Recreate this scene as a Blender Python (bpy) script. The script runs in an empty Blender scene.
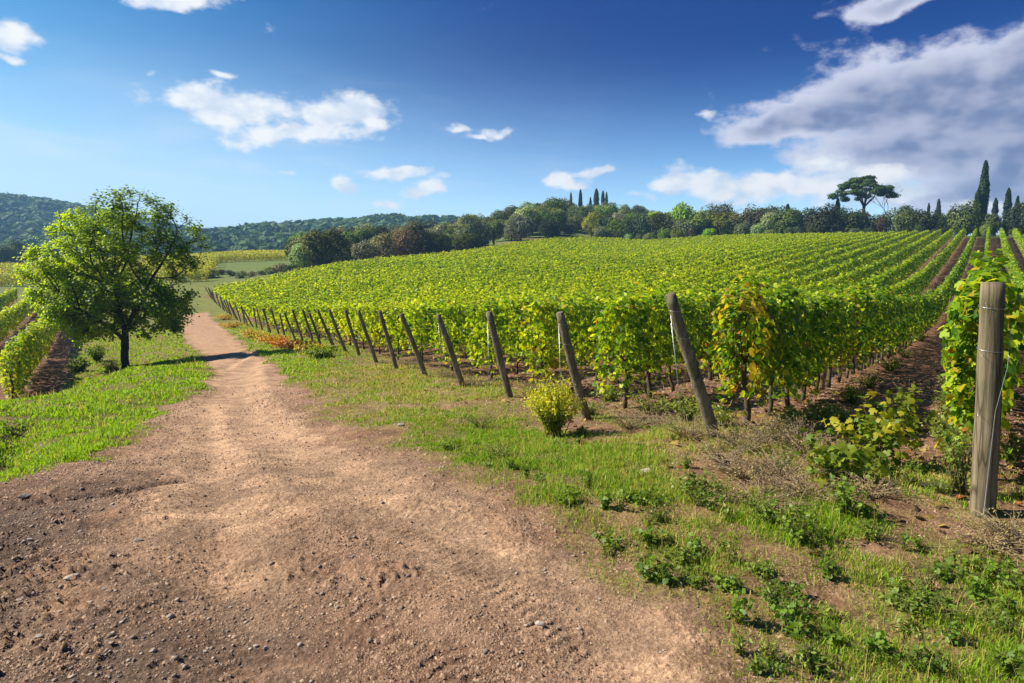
import bpy, math
import numpy as np
from mathutils import Vector

S = bpy.context.scene
COL = S.collection
RNG = np.random.default_rng(11)

# ------------------------------------------------------------------ camera
F = 683.0
PITCH = math.atan(71.5 / F)
CAM_Z = 1.72
cam_data = bpy.data.cameras.new('camera')
cam_data.lens = 36.0 * F / 1024.0
cam_data.sensor_width = 36.0
cam_data.clip_start = 0.05
cam_data.clip_end = 9000
cam = bpy.data.objects.new('camera', cam_data)
COL.objects.link(cam)
cam.location = (0, 0, CAM_Z)
cam.rotation_euler = (math.pi / 2 - PITCH, 0, 0)
S.camera = cam

# ------------------------------------------------------------------ sun, sky, exposure
SUN_EL = math.radians(40)
SUN_AZ = math.radians(-84)            # clockwise from +Y: the sun stands to the left, a little ahead
sun_dir = Vector((math.sin(SUN_AZ) * math.cos(SUN_EL), math.cos(SUN_AZ) * math.cos(SUN_EL), math.sin(SUN_EL)))
sd = bpy.data.lights.new('sun', 'SUN')
sd.energy = 5.0
sd.angle = math.radians(0.5)
sd.color = (1.0, 0.93, 0.80)
sun = bpy.data.objects.new('sun', sd)
COL.objects.link(sun)
sun.rotation_euler = sun_dir.to_track_quat('Z', 'Y').to_euler()
sun.location = (-30, 5, 40)

S.view_settings.view_transform = 'Standard'
S.view_settings.look = 'None'
S.view_settings.gamma = 1.0
S.view_settings.exposure = 1.0
S.render.engine = 'CYCLES'
S.cycles.use_denoising = True
S.cycles.denoiser = 'OPENIMAGEDENOISE'
S.cycles.max_bounces = 6
S.cycles.diffuse_bounces = 3
S.cycles.glossy_bounces = 2
S.cycles.transmission_bounces = 3
S.cycles.transparent_max_bounces = 8
S.cycles.volume_bounces = 0
S.cycles.caustics_reflective = False
S.cycles.caustics_refractive = False


def px_dir(px, py):
    xc, yc = (px - 512.0) / F, -(py - 341.5) / F
    cp, sp = math.cos(PITCH), math.sin(PITCH)
    return np.array([xc, cp + yc * sp, -sp + yc * cp])


def sky_uv(px, py):
    d = px_dir(px, py)
    d = d / np.linalg.norm(d)
    return math.atan2(d[0], d[1]), math.asin(d[2])


class NT:
    """small helper to write node trees"""
    def __init__(self, tree):
        self.t = tree
        self.n = tree.nodes
        self.l = tree.links

    def node(self, kind, **kw):
        nd = self.n.new(kind)
        for k, v in kw.items():
            setattr(nd, k, v)
        return nd

    def put(self, sock, v):
        if hasattr(v, 'is_linked') or isinstance(v, bpy.types.NodeSocket):
            self.l.new(v, sock)
        else:
            sock.default_value = v

    def math(self, op, a, b=0.0, c=0.0, clamp=False):
        nd = self.node('ShaderNodeMath', operation=op, use_clamp=clamp)
        self.put(nd.inputs[0], a)
        self.put(nd.inputs[1], b)
        self.put(nd.inputs[2], c)
        return nd.outputs[0]

    def mix(self, f, a, b, blend='MIX'):
        nd = self.node('ShaderNodeMix', data_type='RGBA', blend_type=blend)
        self.put(nd.inputs[0], f)
        self.put(nd.inputs[6], a)
        self.put(nd.inputs[7], b)
        return nd.outputs[2]

    def ramp(self, v, lo, hi, a=0.0, b=1.0):
        nd = self.node('ShaderNodeMapRange', interpolation_type='SMOOTHSTEP')
        self.put(nd.inputs[0], v)
        self.put(nd.inputs[1], lo)
        self.put(nd.inputs[2], hi)
        self.put(nd.inputs[3], a)
        self.put(nd.inputs[4], b)
        return nd.outputs[0]

    def noise(self, vec, scale, detail=4.0, rough=0.55, out=0, dist=0.0):
        nd = self.node('ShaderNodeTexNoise')
        if vec is not None:
            self.l.new(vec, nd.inputs['Vector'])
        nd.inputs['Scale'].default_value = scale
        nd.inputs['Detail'].default_value = detail
        nd.inputs['Roughness'].default_value = rough
        nd.inputs['Distortion'].default_value = dist
        return nd.outputs[out]

    def xyz(self, x, y, z):
        nd = self.node('ShaderNodeCombineXYZ')
        self.put(nd.inputs[0], x)
        self.put(nd.inputs[1], y)
        self.put(nd.inputs[2], z)
        return nd.outputs[0]

    def sep(self, v):
        nd = self.node('ShaderNodeSeparateXYZ')
        self.l.new(v, nd.inputs[0])
        return nd.outputs


def rgba(c):
    return (c[0], c[1], c[2], 1.0)


# sky: Nishita daylight, with clouds given by direction (bearing and height above the horizon)
world = bpy.data.worlds.new('World')
S.world = world
world.use_nodes = True
world.node_tree.nodes.clear()
W = NT(world.node_tree)

# [px, py, half width px, half height px, weight]
WHITE = [(232, 106, 62, 20, 1.0), (345, 114, 46, 20, 1.0), (300, 136, 70, 12, .85), (196, 98, 30, 14, .75),
         (2, 34, 30, 20, .95), (6, 57, 24, 6, .8), (170, -6, 48, 15, .95), (268, 31, 13, 6, .55), (222, 72, 22, 5, .42), (160, 74, 9, 4, .38),
         (498, 131, 22, 6, .74), (455, 128, 20, 5, .64), (476, 136, 20, 4, .6), (345, 188, 14, 7, .8), (395, 176, 40, 6, .76), (424, 192, 22, 10, .78),
         (390, 203, 26, 6, .62), (557, 180, 16, 9, .85), (595, 175, 22, 8, .85), (576, 187, 34, 6, .55), (286, 175, 9, 4, .6), (710, 116, 10, 5, .4),
         (690, 183, 42, 12, .85), (682, 172, 20, 12, .7), (760, 188, 70, 15, .95), (840, 184, 60, 17, .95), (820, 168, 34, 12, .7), (900, 196, 60, 12, .8), (640, 195, 30, 5, .5), (990, 205, 60, 8, .6)]
BANK = [(900, 92, 100, 38, 1.0), (985, 95, 90, 52, 1.05), (830, 118, 80, 20, .95), (1040, 50, 50, 36, .95), (780, 130, 66, 12, .85),
        (930, 146, 130, 32, 1.05), (1040, 150, 110, 60, 1.05), (980, 196, 130, 22, .75), (900, 2, 70, 14, .72), (1180, 110, 130, 110, 1.1), (1400, 150, 200, 90, 1.)]


def cloud_group(name, blobs, noise_scale, amp, warp, thr):
    g = bpy.data.node_groups.new(name, 'ShaderNodeTree')
    g.interface.new_socket('UV', in_out='INPUT', socket_type='NodeSocketVector')
    g.interface.new_socket('Density', in_out='OUTPUT', socket_type='NodeSocketFloat')
    g.interface.new_socket('Relief', in_out='OUTPUT', socket_type='NodeSocketFloat')
    g.interface.new_socket('Body', in_out='OUTPUT', socket_type='NodeSocketFloat')
    n = NT(g)
    gi = n.node('NodeGroupInput')
    go = n.node('NodeGroupOutput')
    w = n.noise(gi.outputs[0], 9.0, 3.0, .55, out=1)
    vm = n.node('ShaderNodeVectorMath', operation='SUBTRACT')
    n.l.new(w, vm.inputs[0]); vm.inputs[1].default_value = (.5, .5, .5)
    vs = n.node('ShaderNodeVectorMath', operation='SCALE')
    n.l.new(vm.outputs[0], vs.inputs[0]); vs.inputs['Scale'].default_value = warp
    va = n.node('ShaderNodeVectorMath', operation='ADD')
    n.l.new(gi.outputs[0], va.inputs[0]); n.l.new(vs.outputs[0], va.inputs[1])
    s = n.sep(va.outputs[0])
    acc = None
    for (px, py, rx, ry, wt) in blobs:
        u0, v0 = sky_uv(px, py)
        u1, _ = sky_uv(px + rx, py)
        _, v1 = sky_uv(px, py - ry)
        ru, rv = abs(u1 - u0), abs(v1 - v0)
        du = n.math('MULTIPLY', n.math('SUBTRACT', s[0], u0), 1 / ru)
        dv = n.math('MULTIPLY', n.math('SUBTRACT', s[1], v0), 1 / rv)
        d = n.math('ADD', n.math('MULTIPLY', du, du), n.math('MULTIPLY', dv, dv))
        e = n.math('MULTIPLY', n.math('EXPONENT', n.math('MULTIPLY', d, -0.8)), wt)
        acc = e if acc is None else n.math('MAXIMUM', n.math('MAXIMUM', acc, e), n.math('MULTIPLY', n.math('ADD', acc, e), .62))
    mp = n.node('ShaderNodeMapping')
    n.l.new(gi.outputs[0], mp.inputs[0]); mp.inputs['Scale'].default_value = (1.0, 1.6, 1.0)
    nz = n.noise(mp.outputs[0], noise_scale, 9.0, .62)
    mp2 = n.node('ShaderNodeMapping')
    n.l.new(gi.outputs[0], mp2.inputs[0]); mp2.inputs['Scale'].default_value = (1.0, 1.6, 1.0); mp2.inputs['Location'].default_value = (-.016, .022, 0)
    nz2 = n.noise(mp2.outputs[0], noise_scale, 3.0, .55)
    nz3 = n.noise(mp.outputs[0], noise_scale, 3.0, .55)
    d = n.math('ADD', n.math('MULTIPLY_ADD', n.math('SUBTRACT', nz, .5), amp, acc), -thr)
    n.l.new(d, go.inputs[0])
    n.l.new(n.math('SUBTRACT', nz2, nz3), go.inputs[1])
    n.l.new(acc, go.inputs[2])
    return g


tc = W.node('ShaderNodeTexCoord')
ws = W.sep(tc.outputs['Generated'])
u = W.math('ARCTAN2', ws[0], ws[1])
v = W.math('ARCSINE', ws[2])
uv = W.xyz(u, v, 0.0)
g_white = cloud_group('white_clouds', WHITE, 17.0, 1.45, .06, .31)
g_bank = cloud_group('cloud_bank', BANK, 12.0, 1.3, .06, .21)


def grp(g, vec):
    nd = W.node('ShaderNodeGroup')
    nd.node_tree = g
    W.l.new(vec, nd.inputs[0])
    return nd.outputs


sky = W.node('ShaderNodeTexSky')
sky.sky_type = 'NISHITA'
sky.sun_disc = False
sky.sun_elevation = SUN_EL
sky.sun_rotation = SUN_AZ
sky.altitude = 200
sky.air_density = 1.0
sky.dust_density = 0.6
sky.ozone_density = 3.0
hs = W.node('ShaderNodeHueSaturation')
hs.inputs['Saturation'].default_value = 1.25
W.l.new(sky.outputs[0], hs.inputs['Color'])
gm = W.node('ShaderNodeGamma')
gm.inputs['Gamma'].default_value = 1.0
W.l.new(hs.outputs[0], gm.inputs['Color'])
tint = W.mix(W.ramp(v, -.02, .31), (.80, .82, .84, 1), W.mix(W.ramp(u, -.75, .1), (.0, .31, .40, 1), (.0, .074, .215, 1)))
skycol = W.mix(1.0, gm.outputs[0], tint, 'MULTIPLY')

# thin high veil low on the left
veil_n = W.noise(W.xyz(u, W.math('MULTIPLY', v, 4.0), 0.0), 3.0, 5.0, .6)
du = W.math('MULTIPLY', W.math('SUBTRACT', u, -.62), 1 / .55)
dv = W.math('MULTIPLY', W.math('SUBTRACT', v, .05), 1 / .19)
veil = W.math('EXPONENT', W.math('MULTIPLY', W.math('ADD', W.math('MULTIPLY', du, du), W.math('MULTIPLY', dv, dv)), -1.0))
veil = W.math('MULTIPLY', veil, W.ramp(veil_n, .25, .75, .70, 1.0))
c = W.mix(veil, skycol, (2.0, 2.6, 3.0, 1))
wisp_n = W.noise(W.xyz(W.math('MULTIPLY_ADD', v, 1.5, u), W.math('MULTIPLY', v, 5.0), 0.0), 4.5, 7.0, .6, dist=.6)
wisp = W.math('MULTIPLY', W.ramp(wisp_n, .45, .8, 0.0, .5), W.math('MULTIPLY', W.ramp(v, .30, .12), W.ramp(u, .2, -.4, .12, 1.0)))
c = W.mix(wisp, c, (2.6, 2.9, 3.1, 1))

d1, relief, body = grp(g_bank, uv)
a2 = W.ramp(d1, -.02, .30, 0.0, .98)
thick = W.math('MULTIPLY', W.ramp(body, .35, .95), W.ramp(d1, .05, .45))
lit = W.ramp(relief, -.16, .16, 0.0, 1.0)
bc = W.mix(thick, (2.3, 2.4, 2.9, 1), (.62, .80, 1.40, 1))
bc = W.mix(W.math('MULTIPLY', W.math('SUBTRACT', 1.0, lit), .5), bc, (2.3, 2.3, 2.75, 1))
c = W.mix(a2, c, bc)
d1, relief, body = grp(g_white, uv)
a1 = W.ramp(d1, -.03, .40, 0.0, .98)
lit = W.ramp(relief, -.16, .2, 0.0, 1.0)
wc = W.mix(lit, (3.3, 3.3, 3.3, 1), (2.3, 2.6, 3.0, 1))
c = W.mix(a1, c, wc)
bg = W.node('ShaderNodeBackground')
W.l.new(c, bg.inputs['Color'])
bg.inputs['Strength'].default_value = 0.15
bg0 = W.node('ShaderNodeBackground')                     # the half of the sky without clouds
W.l.new(skycol, bg0.inputs['Color'])
bg0.inputs['Strength'].default_value = 0.15
gate = W.math('MULTIPLY', W.math('GREATER_THAN', ws[1], 0.05), W.math('GREATER_THAN', ws[2], -0.02))
wm = W.node('ShaderNodeMixShader')
W.l.new(gate, wm.inputs[0]); W.l.new(bg0.outputs[0], wm.inputs[1]); W.l.new(bg.outputs[0], wm.inputs[2])
wo = W.node('ShaderNodeOutputWorld')
W.l.new(wm.outputs[0], wo.inputs['Surface'])
world.cycles.sampling_method = 'NONE'


# ------------------------------------------------------------------ numbers: noise, smoothing
def hash2(ix, iy, seed):
    h = (ix.astype(np.int64) * 374761393 + iy.astype(np.int64) * 668265263 + seed * 1442695041) & 0xFFFFFFFF
    h = ((h ^ (h >> 13)) * 1274126177) & 0xFFFFFFFF
    h = (h ^ (h >> 16)) & 0xFFFFFFFF
    return h.astype(np.float64) / 4294967295.0


def vnoise(x, y, seed=0):
    x = np.asarray(x, float); y = np.asarray(y, float)
    ix, iy = np.floor(x), np.floor(y)
    fx, fy = x - ix, y - iy
    fx = fx * fx * fx * (fx * (fx * 6 - 15) + 10); fy = fy * fy * fy * (fy * (fy * 6 - 15) + 10)
    a, b = hash2(ix, iy, seed), hash2(ix + 1, iy, seed)
    c_, d = hash2(ix, iy + 1, seed), hash2(ix + 1, iy + 1, seed)
    return (a * (1 - fx) + b * fx) * (1 - fy) + (c_ * (1 - fx) + d * fx) * fy


def fbm(x, y, octaves=4, seed=0, gain=.5):
    t, amp, tot = 0.0, 1.0, 0.0
    for i in range(octaves):
        k = 2.03 ** i
        t = t + amp * vnoise(np.asarray(x) * k + 17.3 * i, np.asarray(y) * k - 9.1 * i, seed + i * 7)
        tot += amp
        amp *= gain
    return t / tot


def sstep(a, b, x):
    t = np.clip((np.asarray(x, float) - a) / (b - a), 0, 1)
    return t * t * (3 - 2 * t)


# ------------------------------------------------------------------ lie of the land
def pt(px, py, Y):
    d = px_dir(px, py)
    t = Y / d[1]
    return (d[0] * t, Y, CAM_Z + d[2] * t)


ROW = np.array([math.sin(math.radians(34.6)), math.cos(math.radians(34.6))])
EDGE = [(3.19 - 1.05 * k, 4.6 + 2.3 * k) for k in range(-10, 13)]
for k in range(26):
    EDGE.append((EDGE[-1][0] - 1.17, EDGE[-1][1] + 2.24))
EDGE = np.array(EDGE)                                     # EDGE[10] is where the thick upright post stands
FAR = 176.0                                               # rows end where position . ROW reaches this

CTRL = [(-4, 2, 0), (0, 2, 0), (4, 2, .02), (0, 0, 0), (0, 5, -.03), (-3, 5, -.12), (3.2, 4.6, 0), (6, 5, .03), (9, 7, .0), (2.1, 6.9, -.03),
        (1.2, 9.2, -.33), (0.05, 11.5, -.45), (-1, 13.8, -.62), (-2.06, 16.1, -.8), (-3.1, 18.4, -.97), (-6.3, 25.3, -1.35), (-9.4, 32.2, -1.75),
        (-21.3, 55, -2.75), (-32.2, 75, -2.6), (-42, 92, -2.0),
        (-3.4, 9, -.5), (-5, 6.5, -.34), (-6, 8.5, -.55), (-7.8, 11, -.75), (-9.3, 15, -.98), (-11.3, 20, -1.2), (-8.5, 20, -1.15), (-10, 30, -1.75),
        (-13, 36, -2.1), (-20, 46, -2.55), (-25, 55, -2.8), (-6, 4.5, -.25), (-9, 6, -.45), (-10, 13, -.85), (-14, 13.5, -.95),
        (-14.2, 19, -2.2), (-17.9, 25, -2.4), (-26, 37, -2.8), (-33.6, 50, -3.0), (-22, 28, -2.45), (-35, 47, -2.8), (-61, 90, -2.2), (-50, 72, -2.7), (-18, 20, -2.3), (-100, 150, .8), (-75, 110, -1.4), (-13.6, 23.5, -2.1), (-19, 34, -2.55),
        (-28, 20, -2.3), (-45, 35, -2.4), (-20, 8, -1.1), (-20, -20, -.4), (20, -20, .6), (0, -30, 0), (30, 5, .5), (50, 30, .2),
        (20.2, 29.3, -1.2), (29, 42, -1.15), (37.3, 54, -.45), (60, 87, 2.5), (80, 115.7, 5.5), (99.8, 144.5, 8.5), (10, 16, -.6), (5, 9, -.2), (4, 20, -.95), (0, 30, -1.5), (10, 40, -1.5),
        (-10, 60, -1.7), (-5, 90, .4), (15, 60, -.6), (30, 90, 2.5), (10, 120, 3.0), (34, 197, 9.0), (-27, 108, 1.1), (-10, 145, 4.6), (60, 140, 6.7),
        (100, 170, 9.6), (140, 190, 11), (60, 230, 13.5), (30, 260, 18.5), (20, 300, 23), (45, 330, 24), (-20, 250, 12), (-60, 250, 7.5), (-80, 200, 5.2), (-55, 135, .8),
        (-120, 200, 3.5), (200, 250, 15), (130, 300, 16), (-40, 320, 13), (100, 100, 5.0), (180, 120, 9), (90, 40, 1.5), (-150, 330, 5), (0, 420, 20),
        (250, 400, 18), (-300, 420, 6), (-250, 200, 3), (-200, 60, 0), (-150, -60, 0), (150, -100, 3), (0, -200, 0), (250, 100, 14), (-450, 0, 4), (450, 0, 14), (0, -450, 3)]
CTRL = np.array(CTRL, float)


def warp(x, y):
    r = np.hypot(x, y) + 1e-9
    k = np.log1p(r / 4.0) / r
    return x * k, y * k


def _tps(r2):
    return np.where(r2 > 1e-12, .5 * r2 * np.log(np.maximum(r2, 1e-12)), 0.0)


_cx, _cy = warp(CTRL[:, 0], CTRL[:, 1])
_n = len(CTRL)
_K = _tps((_cx[:, None] - _cx) ** 2 + (_cy[:, None] - _cy) ** 2) + np.eye(_n) * 2e-3
_P = np.stack([np.ones(_n), _cx, _cy], 1)
_A = np.block([[_K, _P], [_P.T, np.zeros((3, 3))]])
_sol = np.linalg.solve(_A, np.concatenate([CTRL[:, 2], np.zeros(3)]))

HILLS = [(-700, 760, 70, 200, 260), (-190, 600, 13, 60, 120), (-80, 640, 22, 80, 140), (60, 560, 14, 120, 120), (-420, 640, 22, 120, 120),
         (-1200, 900, 55, 300, 300), (500, 900, 10, 300, 300), (-350, 1500, 30, 400, 300)]


def base_height(x, y):
    x = np.asarray(x, float).ravel(); y = np.asarray(y, float).ravel()
    out = np.empty(len(x))
    for i in range(0, len(x), 40000):
        a, b = x[i:i + 40000], y[i:i + 40000]
        wx, wy = warp(a, b)
        z = _tps((wx[:, None] - _cx) ** 2 + (wy[:, None] - _cy) ** 2) @ _sol[:_n] + _sol[_n] + _sol[_n + 1] * wx + _sol[_n + 2] * wy
        r = np.hypot(a, b)
        w = sstep(330, 520, r)
        z = z * (1 - w) + 9.0 * w
        for (hx, hy, hh, sx, sy) in HILLS:
            z = z + hh * np.exp(-.5 * (((a - hx) / sx) ** 2 + ((b - hy) / sy) ** 2)) * sstep(200, 420, r)
        z = z + w * 7 * (fbm(a / 90, b / 90, 3, 91) - .5) * sstep(420, 600, r)
        out[i:i + 40000] = z
    return out


def ground_at(px, py):
    """where the sight line through a pixel of the photograph meets the bare land"""
    d = px_dir(px, py)
    t = np.concatenate([np.arange(1.5, 40, .02), np.arange(40, 250, .25)])
    h = base_height(d[0] * t, d[1] * t)
    below = CAM_Z + d[2] * t < h
    i = int(np.argmax(below)) if below.any() else len(t) - 1
    return np.array([d[0] * t[i], d[1] * t[i]])


def gline(pts):
    return np.array([ground_at(*p) for p in pts])


ROAD_L = gline([(30, 493), (70, 468), (115, 447), (150, 424), (190, 398), (214, 378), (198, 352), (182, 336), (177, 326), (186, 314)])
ROAD_R = gline([(207, 312), (219, 324), (238, 338), (252, 352), (280, 370), (300, 394), (335, 424), (400, 452), (470, 478), (520, 505), (545, 540), (585, 550), (612, 592), (690, 640), (750, 690)])
ROAD = np.concatenate([[(-60, -30), (-20, 1.5), (-9, 3.6), (-5.6, 5.5)], ROAD_L,
                       ROAD_R, [(1.6, 2.0), (6, 1.2), (30, -12), (30, -30)]])


def seg_dist(x, y, poly, closed=False):
    x = np.asarray(x, float); y = np.asarray(y, float)
    best = np.full(x.shape, 1e9)
    m = len(poly)
    for i in range(m if closed else m - 1):
        a, b = poly[i], poly[(i + 1) % m]
        dx, dy = b[0] - a[0], b[1] - a[1]
        L = dx * dx + dy * dy + 1e-12
        t = np.clip(((x - a[0]) * dx + (y - a[1]) * dy) / L, 0, 1)
        best = np.minimum(best, np.hypot(x - a[0] - t * dx, y - a[1] - t * dy))
    return best


def inside(x, y, poly):
    x = np.asarray(x, float); y = np.asarray(y, float)
    r = np.zeros(x.shape, bool)
    m = len(poly)
    for i in range(m):
        (x1, y1), (x2, y2) = poly[i], poly[(i + 1) % m]
        if y1 == y2:
            continue
        k = ((y1 > y) != (y2 > y)) & (x < (x2 - x1) * (y - y1) / (y2 - y1) + x1)
        r ^= k
    return r


def road_sd(x, y):
    """signed distance to the track's edge, ragged: positive on the track"""
    x = np.asarray(x, float); y = np.asarray(y, float)
    d = seg_dist(x, y, ROAD, True)
    s = np.where(inside(x, y, ROAD), d, -d)
    return s + 1.0 * (fbm(x * .9, y * .9, 3, 5) - .5) + .45 * (fbm(x * 3.1, y * 3.1, 3, 6) - .5)


TRACK_A = np.concatenate([gline([(245, 683), (236, 640), (222, 560), (216, 500), (212, 450), (215, 405), (222, 385), (228, 366)]), [(-13.5, 36), (-18.6, 46), (-25, 57)]])
TRACK_B = np.concatenate([gline([(640, 683), (585, 625), (500, 570), (410, 524), (330, 474), (268, 432), (245, 400), (243, 372)]), [(-12.3, 36), (-17.4, 46), (-23.8, 57)]])
TRACK_C = gline([(20, 640), (100, 560), (180, 500), (236, 440), (250, 400)])
SOIL_LINES = gline([(0, 498), (60, 500), (120, 493), (180, 478)])


def field_off(x, y):
    """distance across the rows, to the left of the first row; and along the rows"""
    return (-np.asarray(x) * ROW[1] + np.asarray(y) * ROW[0]), (np.asarray(x) * ROW[0] + np.asarray(y) * ROW[1])


EDGE_OFF, EDGE_ALONG = field_off(EDGE[:, 0], EDGE[:, 1])
_o = np.argsort(EDGE_OFF)
EDGE_OFF, EDGE_ALONG = EDGE_OFF[_o], EDGE_ALONG[_o]


def in_field(x, y):
    o, a = field_off(x, y)
    s = np.interp(o, EDGE_OFF, EDGE_ALONG)
    return np.minimum(np.minimum(a - s, FAR - a), 90 - o), o, a


LROW = np.array([math.sin(math.radians(-32)), math.cos(math.radians(-32))])
LN = np.array([-LROW[1], LROW[0]])


def left_off(x, y):
    return np.asarray(x) * LN[0] + np.asarray(y) * LN[1], np.asarray(x) * LROW[0] + np.asarray(y) * LROW[1]


def in_left(x, y):
    o, a = left_off(x, y)
    return np.minimum(np.minimum(o - .7, a - 22.5), np.minimum(110 - a, 60 - o))


def detail(x, y):
    """clods, ruts and hummocks: real relief, fading out with distance"""
    x = np.asarray(x, float).ravel(); y = np.asarray(y, float).ravel()
    r = np.hypot(x, y)
    z = np.zeros(len(x))
    m = r < 75
    a, b, rr = x[m], y[m], r[m]
    sd_ = road_sd(a, b)
    on = sstep(-.1, .5, sd_)
    fi, o, al = in_field(a, b)
    soil = sstep(.4, 1.5, fi)
    ta, tb, tcc = seg_dist(a, b, TRACK_A), seg_dist(a, b, TRACK_B), seg_dist(a, b, TRACK_C)
    smooth = np.exp(-(ta / .32) ** 2) + np.exp(-(tb / .4) ** 2)
    rough = on * (1 - .75 * np.clip(smooth, 0, 1)) + .55 * (1 - on) * (1 - soil) + .8 * soil
    stony = on * np.maximum(sstep(1.2, -3.0, a + .55 * b - 1.3), .5 * sstep(.5, .66, fbm(a * .9, b * .9, 3, 29)))
    d = .07 * (fbm(a * .8, b * .8, 3, 21) - .5)
    d += rough * (.028 * (fbm(a * 3.3, b * 3.3, 3, 22) - .5))
    near = sstep(22, 9, rr)
    d += near * rough * (.026 * (fbm(a * 9, b * 7.5, 3, 23, .6) - .5))
    clod = np.maximum(vnoise(a * 15, b * 15, 25) - .62, 0) * np.maximum(fbm(a * 2.2, b * 2.2, 2, 26) - .38, 0)
    d += near * rough * (.4 + 1.0 * stony) * clod * .2
    clod = np.maximum(vnoise(a * 34, b * 34, 27) - .6, 0) * np.maximum(fbm(a * 3, b * 3, 2, 28) - .3, 0)
    d += sstep(11, 5, rr) * rough * (.6 + 1.2 * stony) * clod * .16
    d -= .045 * np.exp(-(ta / .22) ** 2) + .04 * np.exp(-(tb / .28) ** 2) + .02 * np.exp(-(tcc / .25) ** 2)
    d += .03 * np.exp(-((tb - .5) / .16) ** 2) * on
    # tyre tread across the near wheel track
    for A0, A1, ofs in ((TRACK_B[0], TRACK_B[3], 0.0), (TRACK_B[0], TRACK_B[3], .62), (TRACK_A[0], TRACK_A[2], 0.0)):
        t2 = (A1 - A0) / np.linalg.norm(A1 - A0)
        al2 = (a - A0[0]) * t2[0] + (b - A0[1]) * t2[1]
        cr = -(a - A0[0]) * t2[1] + (b - A0[1]) * t2[0] - ofs
        lug = sstep(-.2, .5, np.sin(al2 * 2 * math.pi / .08 + np.abs(cr) * 26 + 2.5 * vnoise(a * 2.5, b * 2.5, 31)))
        d += .010 * (lug - .5) * np.exp(-(cr / .15) ** 4) * sstep(8.5, 5.5, rr) * sstep(.42, .6, fbm(a * 1.5 + ofs * 9, b * 1.5, 2, 33))
    sl = seg_dist(a, b, SOIL_LINES)
    d -= .05 * np.exp(-(sl / .07) ** 2)
    # grass hummocks on the verges
    d += (1 - on) * (1 - soil) * .16 * (fbm(a * .75, b * .75, 3, 35) - .45)
    # rows stand on slight ridges
    d += soil * .05 * np.cos(o / 2.17 * 2 * math.pi)
    # dark gully in the left bank
    gx = seg_dist(a, b, GULLY)
    d -= .22 * np.exp(-(gx / .22) ** 2)
    d *= sstep(75, 40, rr)
    z[m] = d
    return z


GULLY = gline([(-40, 480), (0, 470), (14, 448), (20, 425)])


def H(x, y):
    x = np.atleast_1d(np.asarray(x, float)); y = np.atleast_1d(np.asarray(y, float))
    return (base_height(x, y) + detail(x, y)).reshape(x.shape)


# ------------------------------------------------------------------ meshes
def mesh_arrays(name, V, starts, loops, col=None, smooth=False, attr='tint'):
    me = bpy.data.meshes.new(name)
    V = np.ascontiguousarray(V, np.float32)
    loops = np.ascontiguousarray(loops, np.int32)
    starts = np.ascontiguousarray(starts, np.int32)
    me.vertices.add(len(V)); me.vertices.foreach_set('co', V.ravel())
    me.loops.add(len(loops)); me.loops.foreach_set('vertex_index', loops)
    me.polygons.add(len(starts)); me.polygons.foreach_set('loop_start', starts)
    if smooth:
        me.polygons.foreach_set('use_smooth', np.ones(len(starts), bool))
    if col is not None:
        ca = me.color_attributes.new(attr, 'FLOAT_COLOR', 'POINT')
        c4 = np.ones((len(V), 4), np.float32)
        c4[:, :3] = col
        ca.data.foreach_set('color', c4.ravel())
    me.update(calc_edges=True)
    return me


def link(name, me, mat, parent=None, loc=None):
    o = bpy.data.objects.new(name, me)
    COL.objects.link(o)
    if mat is not None and me is not None and len(me.materials) == 0:
        me.materials.append(mat)
    if parent is not None:
        o.parent = parent
    if loc is not None:
        o.location = loc
    return o


def tag(o, label=None, cat=None, group=None, kind=None):
    if label: o['label'] = label
    if cat: o['category'] = cat
    if group: o['group'] = group
    if kind: o['kind'] = kind
    return o


def empty(name, loc):
    o = bpy.data.objects.new(name, None)
    COL.objects.link(o)
    o.location = loc
    o.empty_display_size = .2
    return o


# leaf outlines in the plane (u along the midrib, v across), w out of it
def tmpl(outline, faces):
    return np.array(outline, float), faces


VINE_LEAF = tmpl([(-.12, 0, 0), (-.42, .16, -.06), (-.2, .5, -.12), (.05, .34, -.04), (.28, .42, -.1), (.58, 0, -.1), (.28, -.42, -.1), (.05, -.34, -.04), (-.2, -.5, -.12), (-.42, -.16, -.06)],
                 [[0, 5, 4, 3, 2, 1], [0, 9, 8, 7, 6, 5]])
MID_LEAF = tmpl([(-.5, 0, 0), (-.05, .5, -.12), (.5, 0, -.08), (-.05, -.5, -.12)], [[0, 2, 1], [0, 3, 2]])
FLAT_LEAF = tmpl([(-.5, -.1, 0), (.1, -.5, 0), (.5, .1, 0), (-.1, .5, 0)], [[0, 1, 2, 3]])
LONG_LEAF = tmpl([(-.5, 0, 0), (0, .2, -.05), (.5, 0, -.12), (0, -.2, -.05)], [[0, 2, 1], [0, 3, 2]])


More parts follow.
